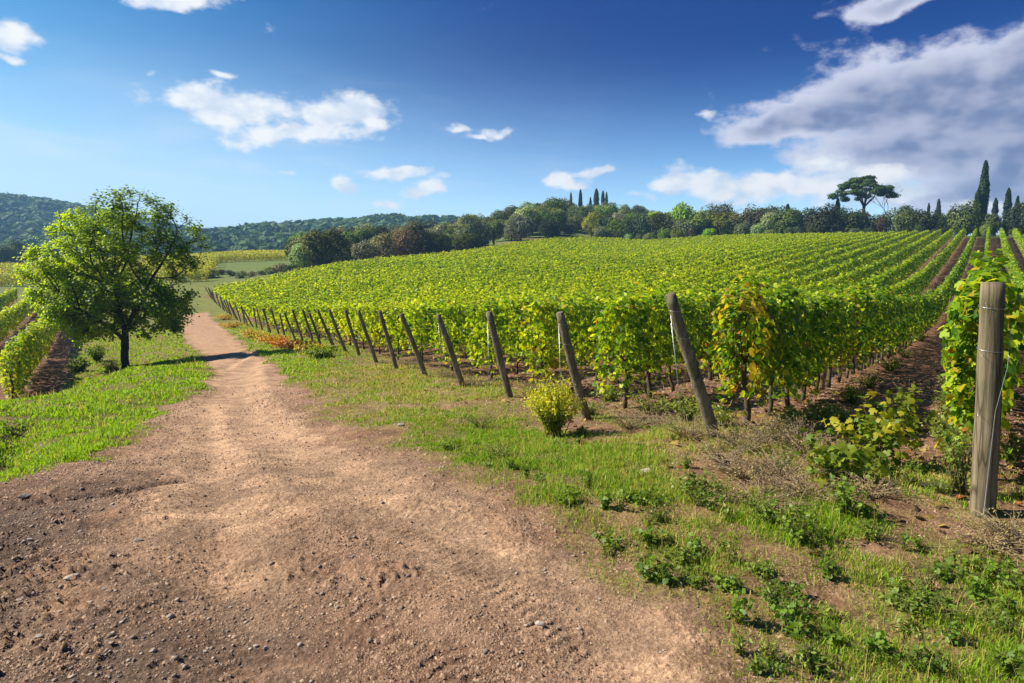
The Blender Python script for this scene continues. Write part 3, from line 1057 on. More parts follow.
base_names = {1: 'leaning wooden post beside the yellow-leaved vines, second from the upright post', 2: 'leaning wooden post standing close behind the yellow bush',
              3: 'leaning wooden post just past the yellow bush up the track'}
post(0, P0 + np.array([.085, .0]), (-.045, .0, 1.60), .074, M_POST, 'thick upright round wooden post with a wire wound round it', 'end posts of the vine rows', wires0, rng)
for k in range(1, 39):
    b = EDGE[10 + k] + rng.normal(0, .05, 2)
    ln = {1: .66, 2: .46, 3: .42, 4: .56}.get(k) or rng.normal(.50, .06) if k < 13 else rng.normal(.42, .1)
    hgt = rng.normal(1.5, .035) if k < 6 else rng.normal(1.58, .07)
    lab = base_names.get(k) or 'leaning end post, %s along the track from the thick upright one' % ORD[k]
    dirn = np.array([-.86, -.5])
    post(k, b, (dirn[0] * ln, dirn[1] * ln, hgt), .058 if k < 14 else .055, M_POST2, lab, 'end posts of the vine rows', wires1 if k < 5 else None, rng)

# the lower vineyard on the other side of the track
LL = ['vine row nearest the round oak beside the track', 'vine row second from the oak, across a brown strip', 'vine row third from the oak, lower vineyard', 'vine row fourth from the oak, lower vineyard', 'vine row fifth from the oak, lower vineyard',
      'vine row sixth from the oak, lower vineyard', 'vine row seventh from the oak, lower vineyard', 'vine row eighth from the oak, lower vineyard', 'vine row ninth from the oak, lower vineyard', 'vine row tenth from the oak, lower vineyard']
for j in range(10):
    off = 2.0 + 2.7 * j
    s0 = 23.9 + rng.normal(0, .25)
    st = LN * off + LROW * s0
    make_row(st, LROW, 105 - s0, 60 + j, LL[j], 'vine rows of the lower vineyard', 'vine row', 28 if j < 3 else 0, .9, 2.35, rng, hi=1.6, lo=.3, wid=.21, skip_first=.2, dens=1.3)

# yellow rows on the valley floor beyond the lower vineyard
for j in range(7):
    y = 112 + 7.5 * j
    st = np.array([-.80 * y - 14, y])
    make_row(st, np.array([.98, .2]), 50 + 3 * j, 90 + j, 'yellow vine row crossing the valley beyond the lower vineyard, %s beyond it' % ORD[j], 'yellow vine rows on the valley floor', 'vine row', 0, 1.0, 3, rng, hi=2.0, lo=.1, wid=.9, stems=False, dens=1.5)

# a far strip of yellow vines below the hills
for j in range(6):
    y = 168 + 7 * j
    st = np.array([-112.0 - 2 * j, y])
    make_row(st, np.array([.995, .1]), 78 + 2 * j, 80 + j, 'far strip of yellow vines below the wooded hills, %s from the dark hedge' % ORD[j], 'yellow vine rows across the valley', 'vine row', 0, 1.0, 3, rng, hi=2.0, lo=.1, wid=1.1, stems=False, dens=1.5)
# ------------------------------------------------------------------ the round oak by the track
def oak():
    rng = np.random.default_rng(21)
    b = ground_at(126, 368)
    z0 = float(H(b[0], b[1])[0])
    sc = F / b[1]
    cx = 126.0
    L = lambda px, py: ((px - cx) / sc, (368 - py) / sc)
    lobes = [(78, 262, 36, 36, 1.0), (98, 228, 38, 24, .9), (150, 212, 40, 20, .62), (186, 248, 27, 36, .5), (118, 292, 62, 30, 1.0), (172, 300, 32, 20, .5),
             (134, 250, 48, 40, .6), (60, 272, 24, 24, 1.0), (92, 305, 38, 22, 1.0), (150, 322, 30, 17, .8), (98, 326, 34, 17, .9), (188, 306, 20, 12, .5), (70, 300, 30, 20, .9)]
    A = []
    for (px, py, rx, ry, w) in lobes:
        lx, lz = L(px, py)
        n = int(w * rx * ry * .24)
        p = rng.normal(size=(n, 3)); p /= np.linalg.norm(p, axis=1, keepdims=True)
        p *= rng.random((n, 1)) ** .4
        dy = 1.0 + .9 * rx / 40
        A.append(np.stack([lx + p[:, 0] * rx / sc, rng.normal(0, .35) + p[:, 1] * dy, lz + p[:, 2] * ry / sc], 1))
    A = np.concatenate(A)
    A = A[vnoise(A[:, 0] * 1.5 + 3, A[:, 2] * 1.5 + A[:, 1] * .8, 3) > .27]
    A = A[np.abs(A[:, 1]) < 2.4]
    nodes, par = [np.array([0, 0, -.15])], [-1]

    def limb(start, pts):
        last = start
        for p in pts:
            p = np.array(p, float)
            a = nodes[last]
            m = max(1, int(np.linalg.norm(p - a) / .16))
            for i in range(1, m + 1):
                q = a + (p - a) * i / m + rng.normal(0, .012, 3)
                nodes.append(q); par.append(last); last = len(nodes) - 1
        return last
    t = limb(0, [(-.02, 0, .5), (.0, .02, 1.0), (.06, 0, 1.5)])
    limb(t, [(-.1, .05, 2.2), (-.24, .1, 3.0), (-.38, .05, 3.8)])
    limb(t, [(.28, -.1, 1.85), (.55, -.2, 2.35), (.97, -.25, 2.94), (1.3, -.3, 3.5)])
    limb(t - 2, [(-.35, -.4, 1.75), (-.9, -.7, 2.2), (-1.5, -.8, 2.6)])
    limb(t - 1, [(-.3, .5, 1.9), (-.8, 1.0, 2.4), (-1.2, 1.2, 3.0)])
    limb(t, [(.4, .6, 2.0), (.8, 1.0, 2.5)])
    for it in range(70):
        Nn = np.array(nodes)
        d = np.linalg.norm(A[:, None] - Nn[None], axis=2)
        near = d.argmin(1); dm = d[np.arange(len(A)), near]
        A = A[dm > .2]; near = near[dm > .2]; dm = dm[dm > .2]
        if not len(A):
            break
        for i in np.unique(near[dm < 2.2]):
            v_ = (A[(near == i) & (dm < 2.2)] - Nn[i])
            v_ = (v_ / np.linalg.norm(v_, axis=1, keepdims=True)).sum(0) + rng.normal(0, .2, 3)
            v_ /= np.linalg.norm(v_) + 1e-9
            nodes.append(Nn[i] + v_ * .16); par.append(i)
        if len(nodes) > 4200:
            break
    Nn = np.array(nodes); par = np.array(par); n = len(Nn)
    kids = [[] for _ in range(n)]
    for i in range(1, n):
        kids[par[i]].append(i)
    rad = np.zeros(n)
    ex = 2.35
    for i in range(n - 1, -1, -1):
        rad[i] = (sum(rad[k] ** ex for k in kids[i]) + (0.0045 ** ex if not kids[i] else 0)) ** (1 / ex)
    rad *= .155 / rad[1]
    rad = np.maximum(rad, .005)
    rad[0] = rad[1] * 1.35; rad[1] *= 1.12
    parts = []
    stack = [(0, 0)]
    while stack:
        i, p = stack.pop()
        chain = [p, i] if p != i else [i]
        while kids[i]:
            ks = sorted(kids[i], key=lambda k: -rad[k])
            for k in ks[1:]:
                stack.append((k, i))
            i = ks[0]; chain.append(i)
        if len(chain) > 1:
            rr = rad[chain].copy()
            if p != chain[0] or len(chain) > 1:
                rr[0] = min(rr[0], rr[1] * 1.25)
            parts.append(tube(Nn[chain], rr, 9 if rr.max() > .04 else 5, cap=False, wob=.12 if rr.max() > .04 else 0, rng=rng))
    root = empty('oak_tree', (b[0], b[1], z0))
    tag(root, 'round green oak tree standing alone beside the dirt track', 'tree')
    build('trunk', join(parts), M_BARK, root, smooth=True)
    tips = np.nonzero(rad < .0125)[0]
    tips = tips[Nn[tips, 2] > .75]
    per = max(6, int(62000 / len(tips)))
    P = np.repeat(Nn[tips], per, 0) + rng.normal(0, .15, (len(tips) * per, 3)) * (1, 1, .75)
    keep = vnoise(P[:, 0] * 2.4, P[:, 2] * 2.4 + P[:, 1] * 1.5, 8) > .40 - .10 * (P[:, 2] < 2.8)
    P = P[keep]
    ctr = np.array([0.2, 0, 2.6])
    out = (P - ctr) / (2.5, 2.2, 2.2)
    N = out * .8 + np.array([0, 0, .7]) + rng.normal(0, .6, P.shape)
    tt = np.clip(rng.normal(.45, .25, len(P)) + .5 * (vnoise(P[:, 0] * 1.4, P[:, 2] * 1.4 + P[:, 1], 9) - .5) - .12 * np.clip(P[:, 0], -1.5, 2), 0, 1)  # leaves paler toward the left: sun glow through them put into the colour
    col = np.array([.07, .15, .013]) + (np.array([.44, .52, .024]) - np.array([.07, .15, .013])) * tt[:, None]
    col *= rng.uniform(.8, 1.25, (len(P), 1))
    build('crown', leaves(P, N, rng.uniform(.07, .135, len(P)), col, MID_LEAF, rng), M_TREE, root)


oak()

# ------------------------------------------------------------------ woodland trees
PAL = {'cypress': ([.018, .034, .013], [.075, .105, .03]), 'oak': ([.06, .085, .018], [.25, .28, .05]), 'dark': ([.03, .05, .015], [.14, .175, .04]), 'bright': ([.11, .17, .02], [.36, .44, .05]),
       'olive': ([.10, .11, .045], [.34, .33, .14]), 'brown': ([.09, .07, .035], [.30, .22, .11])}


def crown_mesh(name, rx, ry, rz, zc, n, size, pal, lobes, rng, up=.5, mat=None):
    c1, c2 = np.array(PAL[pal][0]), np.array(PAL[pal][1])
    Ps, Ns, Ts = [], [], []
    cs = rng.normal(size=(lobes, 3)); cs /= np.linalg.norm(cs, axis=1, keepdims=True)
    cs[:, 2] = cs[:, 2] * .8 + .12
    cs = np.concatenate([cs * .58, [[0, 0, .1]]])
    rs = np.concatenate([rng.uniform(.3, .52, lobes), [.62]])
    each = (n * rs ** 2 / (rs ** 2).sum()).astype(int)
    for c0, r0, m in zip(cs, rs, each):
        v_ = rng.normal(size=(m, 3)); v_ /= np.linalg.norm(v_, axis=1, keepdims=True)
        rr = r0 * rng.uniform(.72, 1.1, (m, 1))
        Ps.append(c0 + v_ * rr)
        Ns.append(v_ * 1.0 + np.array([0, 0, up]) + rng.normal(0, .45, (m, 3)))
        Ts.append(np.clip(rng.normal(.45, .25, m) + rng.normal(0, .12), 0, 1))
    P, N, T = np.concatenate(Ps), np.concatenate(Ns), np.concatenate(Ts)
    keep = (P[:, 2] > -.75) & (vnoise(P[:, 0] * 5, P[:, 2] * 5 + P[:, 1] * 4, 7) > .2)
    P, N, T = P[keep], N[keep], T[keep]
    P = P * (rx, ry, rz) + (0, 0, zc)
    col = c1 + (c2 - c1) * T[:, None]
    V, s, l, c_ = leaves(P, N, size * rng.uniform(.6, 1.35, len(P)), col, MID_LEAF, rng)
    me = mesh_arrays(name, V, s, l, c_)
    me.materials.append(M_WOODS)
    return me


def trunk_mesh(name, h, r, rng, lean=.05):
    pts = [(0, 0, -.4)]
    x = y = 0.0
    for i in range(1, 6):
        x += rng.normal(0, lean) * h * .2; y += rng.normal(0, lean) * h * .2
        pts.append((x, y, h * i / 5))
    parts = [tube(pts, np.linspace(r * 1.2, r * .4, 6), 7, wob=.15, rng=rng)]
    for i in range(5):
        a = np.array(pts[2 + i % 4]); an = rng.random() * 6.28
        e = a + np.array([math.cos(an), math.sin(an), .8]) * h * .4
        parts.append(tube([a, (a + e) / 2 + (0, 0, .1), e], [r * .5, r * .35, r * .15], 5))
    V, s, l, c_ = join(parts)
    me = mesh_arrays(name, V, s, l, None)
    me.materials.append(M_BARK)
    return me


KINDS = [('broad_tree', 'oak', 'rounded dense evergreen oak in the wood beyond the vineyard', 1.0, 1.0), ('broad_tree', 'dark', 'dark green rounded tree in the wood beyond the vineyard', 1.0, 1.05),
         ('broad_tree', 'bright', 'bright yellow-green leafy tree among darker trees beyond the vineyard', .9, .95), ('olive_tree', 'olive', 'pale grey-green tree in the wood beyond the vineyard', .95, .9),
         ('broad_tree', 'brown', 'brownish autumn tree thinning among green trees beyond the vineyard', .8, 1.1)]
PROTO = []
rng = np.random.default_rng(77)
for nm, pal, lab, kx, kz in KINDS:
    for q in range(3):
        PROTO.append((nm, lab, trunk_mesh('trunk', 3.2, .2, rng), crown_mesh('crown', 3.1 * kx, 3.1 * kx, 2.9 * kz, 2.7, 4400 if pal != 'brown' else 2200, .28, pal, 13 + 3 * q, rng), pal))


def plant_tree(x, y, s, q, rng, label=None, group='trees of the wood beyond the vineyard', name=None, sink=.0):
    nm, lab, tm, cm, pal = PROTO[q]
    z = float(base_height(x, y)[0])
    root = empty(name or nm, (x, y, z - .1 - sink))
    sx = s * rng.uniform(.85, 1.2)
    root.scale = (sx, sx, s * rng.uniform(.85, 1.2))
    root.rotation_euler = (0, 0, rng.random() * 6.28)
    tag(root, label or lab, 'tree', group)
    link('trunk', tm, None, root)
    link('crown', cm, None, root)
    return root


def kind_pick(rng, w):
    return int(rng.choice(5, p=np.array(w) / sum(w))) * 3 + int(rng.integers(3))


rng = np.random.default_rng(31)
trees = []
# the wood on the rise, to the left of the outermost row
for it in range(9000):
    if len(trees) >= 225:
        break
    px = rng.uniform(300, 700); Y = 118 + 215 * rng.random() ** 1.3
    x, y = (px - 512) / F * Y, Y
    o, a = field_off(x, y)
    if o < 93.5 or (a < 72 + rng.normal(0, 3)):
        continue
    if px < 345 and Y > 190:
        continue
    dmin = min([math.hypot(x - t[0], y - t[1]) for t in trees] + [99])
    if dmin < 3.6 + (Y - 110) * .018:
        continue
    trees.append((x, y))
    s = rng.uniform(.9, 1.35) * (1.0 if Y < 220 else 1.25)
    near_edge = o < 102
    plant_tree(x, y, s * (1.0 if px < 560 else .85), kind_pick(rng, [6, 1.6, 1.2, 2.2, .4] if px < 520 else [4, 3, 2, 1.2, .8]), rng)
n1 = len(trees)
# the belt beyond the upper ends of the rows
for row_i, (a0, sp) in enumerate(((FAR + 5.5, 4.3), (FAR + 10.5, 4.6), (FAR + 17, 5.2))):
    o = -34.0
    while o < 96:
        o += sp * rng.uniform(.7, 1.3)
        a = a0 + rng.normal(0, 1.2)
        x, y = o * -ROW[1] + a * ROW[0], o * ROW[0] + a * ROW[1]
        px = 512 + x / y * F
        if px > 1130 or px < 560:
            continue
        s = rng.uniform(.85, 1.4) * (.62 if row_i == 0 else 1.12 + .12 * row_i)
        if px > 800: s *= .85
        if px > 885: s *= .92
        plant_tree(x, y, s, kind_pick(rng, [3, 3.4, 1.6, 1.2, 1.0] if px < 800 else [1.5, 7, .5, .3, .2]), rng, group='trees of the belt above the row ends')
for o_ in list(S.objects):
    if o_.get('group') == 'trees of the belt above the row ends':
        o_['label'] = o_['label'].replace('in the wood beyond the vineyard', 'in the belt above the row ends').replace('beyond the vineyard', 'in the belt above the row ends')
# dark trees beyond the lower vineyard
for px, Y, s in ((-30, 190, 1.3), (-8, 200, 1.2), (8, 196, 1.1), (22, 205, 1.25), (38, 198, 1.0), (52, 210, .9), (70, 215, .8)):
    plant_tree((px - 512) / F * Y, Y, s, 3 + int(rng.integers(3)), rng, 'dark rounded tree beyond the lower vineyard, below the steep hill', 'trees beyond the lower vineyard')
# rounded oaks at the end of the wood
for px, Y, s in ((312, 172, .85), (326, 166, 1.0), (340, 176, 1.05), (358, 168, 1.25), (384, 160, 1.05), (398, 168, 1.1)):
    plant_tree((px - 512) / F * Y, Y, s, int(rng.integers(3)), rng, 'rounded dense oak at the lower end of the wood, near the yellow strip', 'rounded oaks at the lower end of the wood')
# hedge of shrubs
SHRUB = [crown_mesh('crown', 2.0, 1.6, 1.25, .9, 700, .26, p, 8, rng) for p in ('dark', 'oak', 'brown')]
for i, px in enumerate(np.linspace(172, 352, 19)):
    Y = 128 + rng.normal(0, 3)
    x = (px - 512) / F * Y
    o, a = field_off(x, Y)
    if o < 91.5:
        x -= (91.5 - o) * ROW[1]; Y += (91.5 - o) * ROW[0]
    ob = link('shrub', SHRUB[i % 3 if rng.random() < .7 else 0], None, None, (x, Y, float(base_height(x, Y)[0]) - .1))
    s = rng.uniform(.55, 1.1)
    ob.scale = (s, s, s * rng.uniform(.8, 1.1)); ob.rotation_euler[2] = rng.random() * 6
    tag(ob, 'dark shrub in the hedge between the vine field and the yellow strip', 'shrub', 'shrubs of the hedge at the field edge')


# ------------------------------------------------------------------ cypresses, the stone pine and a bare tree
def cypress(px, topy, wpx, Y, label, pal='cypress', base_frac=0.0, group=None):
    rng = np.random.default_rng(int(px * 7 + topy))
    x, _, zt = pt(px, topy, Y)
    z0 = float(base_height(x, Y)[0])
    h = zt - z0; w = wpx / F * Y * .5
    root = empty('cypress', (x, Y, z0))
    tag(root, label, 'tree', group)
    build('trunk', tube([(0, 0, -.3), (.05, 0, h * .3), (0, .03, h * .9)], [w * .2 + .05, w * .16 + .04, .03], 7), M_BARK, root)
    n = int(900 + 60 * h)
    t = rng.random(n) ** .9
    prof = np.clip((1 - np.clip(t, 0, 1) ** 3.4) ** .6, .05, 1) * (.62 + .38 * sstep(0, .45, t)) * (.8 + .4 * vnoise(t * 9, t * 0 + px, 4))
    an = rng.random(n) * 6.283
    r = w * prof * rng.uniform(.75, 1.1, n)
    P = np.stack([r * np.cos(an), r * np.sin(an), h * (base_frac + (1 - base_frac) * t)], 1)
    N = np.stack([np.cos(an), np.sin(an), .35 * np.ones(n)], 1) + rng.normal(0, .35, (n, 3))
    c1, c2 = np.array(PAL[pal][0]), np.array(PAL[pal][1])
    col = (c1 + (c2 - c1) * np.clip(rng.normal(.3, .25, (n, 1)), 0, 1)) * .8
    spin = np.tile(np.array([0, 0, 1.0]), (n, 1)) + rng.normal(0, .25, (n, 3))
    build('crown', leaves(P, N, np.clip(w * .5, .3, .8) * rng.uniform(.7, 1.3, n), col, MID_LEAF, rng, spin), M_WOODS, root)


for a in [(986, 161, 10, 184, 'tallest dark cypress, standing high above the belt of trees'), (978.5, 190, 8, 183, 'shorter cypress pressed against the tallest one'),
          (788, 204, 5.5, 181, 'slim dark cypress alone between the wood and the umbrella pine'), (838, 198, 7, 183, 'slim dark cypress just before the umbrella pine'),
          (929, 203, 4, 196, 'small pointed cypress between the umbrella pine and tallest cypress'), (939, 199, 6, 198, 'broader small cypress between the umbrella pine and tallest cypress'),
          (1009, 188, 7, 190, 'pointed cypress beyond the tallest one, near the end of the belt'), (996, 198, 6, 195, 'short cypress next to the tallest one, on its far side'), (1018, 196, 6, 196, 'short cypress at the very end of the belt'),
          (571, 192, 3.4, 318, 'thin brownish dry cypress in the group on the hilltop', 'brown'), (580.5, 189.5, 4.2, 318, 'slender tall cypress after the dry one on the hilltop'), (590.5, 197, 3, 318, 'shortest cypress in the middle of the hilltop group'),
          (596.5, 189, 6.2, 316, 'broadest cypress of the group on the hilltop'), (603, 190.5, 4.2, 318, 'tall cypress next to the broadest one on the hilltop'), (606.6, 192, 3.6, 321, 'last cypress of the hilltop group, touching its neighbour'),
          (552, 201, 3.5, 315, 'small pointed cypress apart from the hilltop group'), (560, 200, 3.5, 315, 'small cypress before the dry one on the hilltop'), (563.5, 200.5, 3, 317, 'tiny cypress beside the dry one on the hilltop')]:
    cypress(*a)


def stone_pine():
    rng = np.random.default_rng(8)
    Y = 183.0
    x, _, zt = pt(865, 173.5, Y)
    z0 = float(base_height(x, Y)[0])
    h = zt - z0; m = Y / F
    root = empty('umbrella_pine', (x, Y, z0))
    tag(root, 'tall umbrella pine with a wide flat crown above the belt', 'tree')
    parts = []
    fork = np.array([.2, 0, h * .5])
    parts.append(tube([(0, 0, -.3), (-.1, 0, h * .2), fork], [.5, .42, .38], 9, wob=.1, rng=rng))
    ends = []
    for i in range(11):
        an = i * 2.4; rr = rng.uniform(2.0, 7.2)
        e = np.array([math.cos(an) * rr * .98 - .1, math.sin(an) * rr * .8, h * (.80 + .10 * (1 - (rr / 7.5) ** 2)) + rng.normal(0, .25)])
        md = fork + (e - fork) * (.5, .5, .45) + rng.normal(0, .3, 3)
        parts.append(tube([fork - (0, 0, .3), fork + (md - fork) * .5, md, e], [.2, .16, .11, .05], 6, wob=.1, rng=rng))
        ends.append(e)
    build('trunk', join(parts), M_BARK, root)
    P, N, T = [], [], []
    for i in range(80):
        rr = 8.0 * math.sqrt(rng.random()); an = rng.random() * 6.283
        cz = h * (.965 - .30 * (rr / 8.4) ** 2.0) + rng.normal(0, .35)
        c0 = np.array([math.cos(an) * rr - .2, math.sin(an) * rr * .8, cz - .8])
        n = 150
        v_ = rng.normal(size=(n, 3)); v_ /= np.linalg.norm(v_, axis=1, keepdims=True)
        P.append(c0 + v_ * rng.uniform(.6, 1.05, (n, 1)) * (1.35, 1.35, .62)); N.append(v_ + (0, 0, .6) + rng.normal(0, .4, (n, 3))); T.append(np.clip(rng.normal(.45, .25, n) + rng.normal(0, .15), 0, 1))
    P, N, T = np.concatenate(P), np.concatenate(N), np.concatenate(T)
    col = np.array([.025, .06, .014]) + np.array([.10, .17, .02]) * T[:, None]
    build('crown', leaves(P, N, rng.uniform(.25, .5, len(P)), col, MID_LEAF, rng), M_WOODS, root)


stone_pine()


def bare_tree(px, topy, Y, label):
    rng = np.random.default_rng(int(px))
    x, _, zt = pt(px, topy, Y)
    z0 = float(base_height(x, Y)[0]); h = zt - z0
    parts = []

    def grow(a, d, L, r, lev):
        e = a + d * L
        parts.append(tube([a, (a + e) / 2 + rng.normal(0, L * .04, 3), e], [r, r * .85, r * .7], 5))
        if lev > 4:
            return
        for i in range(3 if lev < 4 else 2):
            nd = d + rng.normal(0, .42, 3) + (0, 0, .12); nd /= np.linalg.norm(nd)
            grow(e, nd, L * rng.uniform(.6, .8), r * .6, lev + 1)
    grow(np.array([0, 0, -.2]), np.array([-.12, 0, 1.0]), h * .38, .12, 0)
    ob = build('bare_tree', join(parts), M_BARK, None, loc=(x, Y, z0))
    tag(ob, label, 'tree')


bare_tree(893, 186, 182, 'thin leafless tree just beyond the umbrella pine')
bare_tree(722, 203, 181, 'thin leafless tree in the belt, well before the umbrella pine')


# ------------------------------------------------------------------ woods covering the distant hills
def far_woods():
    rng = np.random.default_rng(3)
    n = 15000
    r = 335 + 900 * rng.random(n) ** .9
    th = np.radians(rng.uniform(-47, 14, n))
    x, y = r * np.sin(th), r * np.cos(th)
    den = fbm(x / 70, y / 70, 3, 44)
    z = base_height(x, y)
    lowfoot = (z < 16)
    keep = (den > np.where(lowfoot, .5, .33))
    x, y, z, r = x[keep], y[keep], z[keep], r[keep]
    m = 26
    N_ = len(x)
    v_ = rng.normal(size=(N_, m, 3)); v_[..., 2] = np.abs(v_[..., 2]) * .9 + .02; v_ /= np.linalg.norm(v_, axis=2, keepdims=True)
    s = rng.uniform(2.6, 5.0, (N_, 1, 1)) * (1 + (r[:, None, None] - 335) / 1500)
    P = np.stack([x, y, z], 1)[:, None] + v_ * s * rng.uniform(.8, 1.05, (N_, m, 1)) * (1, 1, 1.15)
    Nn = v_ + rng.normal(0, .25, v_.shape)
    T = np.clip(rng.normal(.4, .25, (N_, 1)) + rng.normal(0, .15, (N_, m)), 0, 1)[..., None]
    col = np.array([.03, .055, .025]) + np.array([.10, .115, .04]) * T
    part = leaves(P.reshape(-1, 3), Nn.reshape(-1, 3), np.broadcast_to(s * .85, (N_, m, 1)).reshape(-1), col.reshape(-1, 3), FLAT_LEAF, rng)
    tag(build('woods', part, M_WOODS), 'dense woods covering the distant hills', 'woods', kind='stuff')


far_woods()


# ------------------------------------------------------------------ grass
def blades(P, h, w, lean, col, rng):
    n = len(P)
    a = rng.random(n) * 6.283
    s = np.stack([np.cos(a), np.sin(a), np.zeros(n)], 1)
    la = rng.random(n) * 6.283
    ln = np.stack([np.cos(la), np.sin(la), np.zeros(n)], 1) * (lean * h)[:, None]
    up = np.zeros((n, 3)); up[:, 2] = 1
    m = P + ln * .35 + up * (h * .6)[:, None]
    t = P + ln + up * (h * np.sqrt(np.clip(1 - (lean * .8) ** 2, .1, 1)))[:, None]
    V = np.stack([P - s * w[:, None], P + s * w[:, None], m + s * w[:, None] * .75, m - s * w[:, None] * .75, t], 1).reshape(-1, 3)
    loops = (np.array([0, 1, 2, 3, 3, 2, 4])[None] + (np.arange(n) * 5)[:, None]).ravel()
    starts = (np.array([0, 4])[None] + (np.arange(n) * 7)[:, None]).ravel()
    return V, starts, loops, np.repeat(col, 5, 0)


def make_grass():
    rng = np.random.default_rng(14)
    for lo_r, hi_r, n in ((2.4, 9.5, 860000), (9.5, 62, 560000)):
        r = lo_r * (hi_r / lo_r) ** rng.random(n) if lo_r > 5 else rng.uniform(lo_r, hi_r, n)
        th = np.radians(rng.uniform(-62, 44, n))
        x, y = r * np.sin(th), r * np.cos(th)
        g, dry = grass_amount(x, y)
        clump = fbm(x * 2.6, y * 2.6, 3, 46)
        keep = rng.random(n) < np.clip(g * 1.1, 0, 1) ** 1.4 * (.3 + 1.3 * sstep(.35, .62, clump))
        x, y, r, g, dry, clump = x[keep], y[keep], r[keep], g[keep], dry[keep], clump[keep]
        m = len(x)
        z = H(x, y) - .01
        lush = sstep(-2.5, -4.5, x + .1 * y)
        h = (.022 + .062 * clump * g + .05 * lush * clump + .03 * dry) * rng.uniform(.45, 1.5, m) * np.where(r > 7, .75, 1.0)
        w = (.0022 + .0011 * lush) * rng.uniform(.7, 1.4, m) * np.maximum(1, r / 4.2)
        lean = np.clip(rng.normal(.5, .25, m), .05, 1.0)
        stalk = rng.random(m) < .018
        h = np.where(stalk, h * 2.6, h); lean = np.where(stalk, lean * .6, lean); w = np.where(stalk, w * .7, w)
        pd = np.clip(dry * .85 - .02 + .75 * (fbm(x * 1.1, y * 1.1, 3, 47) - .5), 0, 1)
        pd = pd * (1 - .85 * sstep(-1.5, -4.0, x + .12 * y))
        isdry = (rng.random(m) < pd) | stalk
        gr = np.array([.12, .25, .013]) + np.array([.22, .25, .01]) * np.clip(rng.normal(.45, .25, (m, 1)) + .35 * lush[:, None], 0, 1.2)
        st = np.array([.40, .34, .07]) + np.array([.14, .08, .07]) * rng.random((m, 1))
        col = np.where(isdry[:, None], st, gr) * rng.uniform(.75, 1.2, (m, 1))
        tag(build('grass', blades(np.stack([x, y, z], 1), h, w, lean, col, rng), M_GRASS), 'short patchy grass growing along the verges of the track' if lo_r < 5 else 'grass of the banks farther along the track', 'grass', kind='stuff')


make_grass()


# ------------------------------------------------------------------ stones and leaf litter
def stone_material():
    m, n, out = new_mat('stone')
    at = n.node('ShaderNodeAttribute', attribute_name='tint')
    geo = n.node('ShaderNodeNewGeometry')
    nz = n.noise(geo.outputs['Position'], 70.0, 5.0, .65)
    p = n.node('ShaderNodeBsdfPrincipled')
    n.l.new(n.mix(1.0, at.outputs['Color'], n.mix(nz, (.6, .58, .55, 1), (1.35, 1.33, 1.3, 1)), 'MULTIPLY'), p.inputs['Base Color'])
    p.inputs['Roughness'].default_value = .9
    p.inputs['Specular IOR Level'].default_value = .2
    b = n.node('ShaderNodeBump'); b.inputs['Strength'].default_value = .5; b.inputs['Distance'].default_value = .005
    n.l.new(nz, b.inputs['Height']); n.l.new(b.outputs[0], p.inputs['Normal'])
    n.l.new(p.outputs[0], out.inputs['Surface'])
    return m


M_STONE = stone_material()
OCT = np.array([(1, 0, 0), (-1, 0, 0), (0, 1, 0), (0, -1, 0), (0, 0, 1), (0, 0, -1)], float)
OCT_F = [(0, 2, 4), (2, 1, 4), (1, 3, 4), (3, 0, 4), (2, 0, 5), (1, 2, 5), (3, 1, 5), (0, 3, 5)]


def gravel():
    rng = np.random.default_rng(6)
    n = 280000
    r = rng.uniform(2.4, 13, n); th = np.radians(rng.uniform(-41, 41, n))
    x, y = r * np.sin(th), r * np.cos(th)
    on = road_sd(x, y) > -.2
    stony = sstep(.6, -3.0, x + .55 * y - 1.0)
    bunch = sstep(.40, .66, fbm(x * 1.4, y * 1.4, 4, 91))
    keep = on & (rng.random(n) < ((.12 + .95 * stony) * (.05 + .95 * bunch) + .02) * .75)
    x, y, r = x[keep], y[keep], r[keep]
    m = len(x)
    s = np.clip(.0034 * np.exp(rng.normal(.12, .66, m)), .002, .022)
    V = OCT[None] * s[:, None, None] * rng.uniform(.55, 1.3, (m, 6, 1))
    a = rng.random(m) * 6.28
    ca, sa = np.cos(a)[:, None], np.sin(a)[:, None]
    V = np.stack([V[..., 0] * ca - V[..., 1] * sa, V[..., 0] * sa + V[..., 1] * ca, V[..., 2] * .62], -1)
    z = H(x, y) + s * .18
    V = V + np.stack([x, y, z], 1)[:, None]
    f = np.array(OCT_F).ravel()
    loops = (f[None] + (np.arange(m) * 6)[:, None]).ravel()
    starts = np.arange(m * 8) * 3
    t = rng.random((m, 1))
    col = np.array([.15, .105, .08]) + (np.array([.42, .33, .26]) - np.array([.15, .105, .08])) * t
    me = mesh_arrays('gravel', V.reshape(-1, 3), starts, loops, np.repeat(col, 6, 0))
    tag(link('gravel', me, M_STONE), 'loose gravel strewn over the darker side of the track', 'gravel', kind='stuff')


gravel()


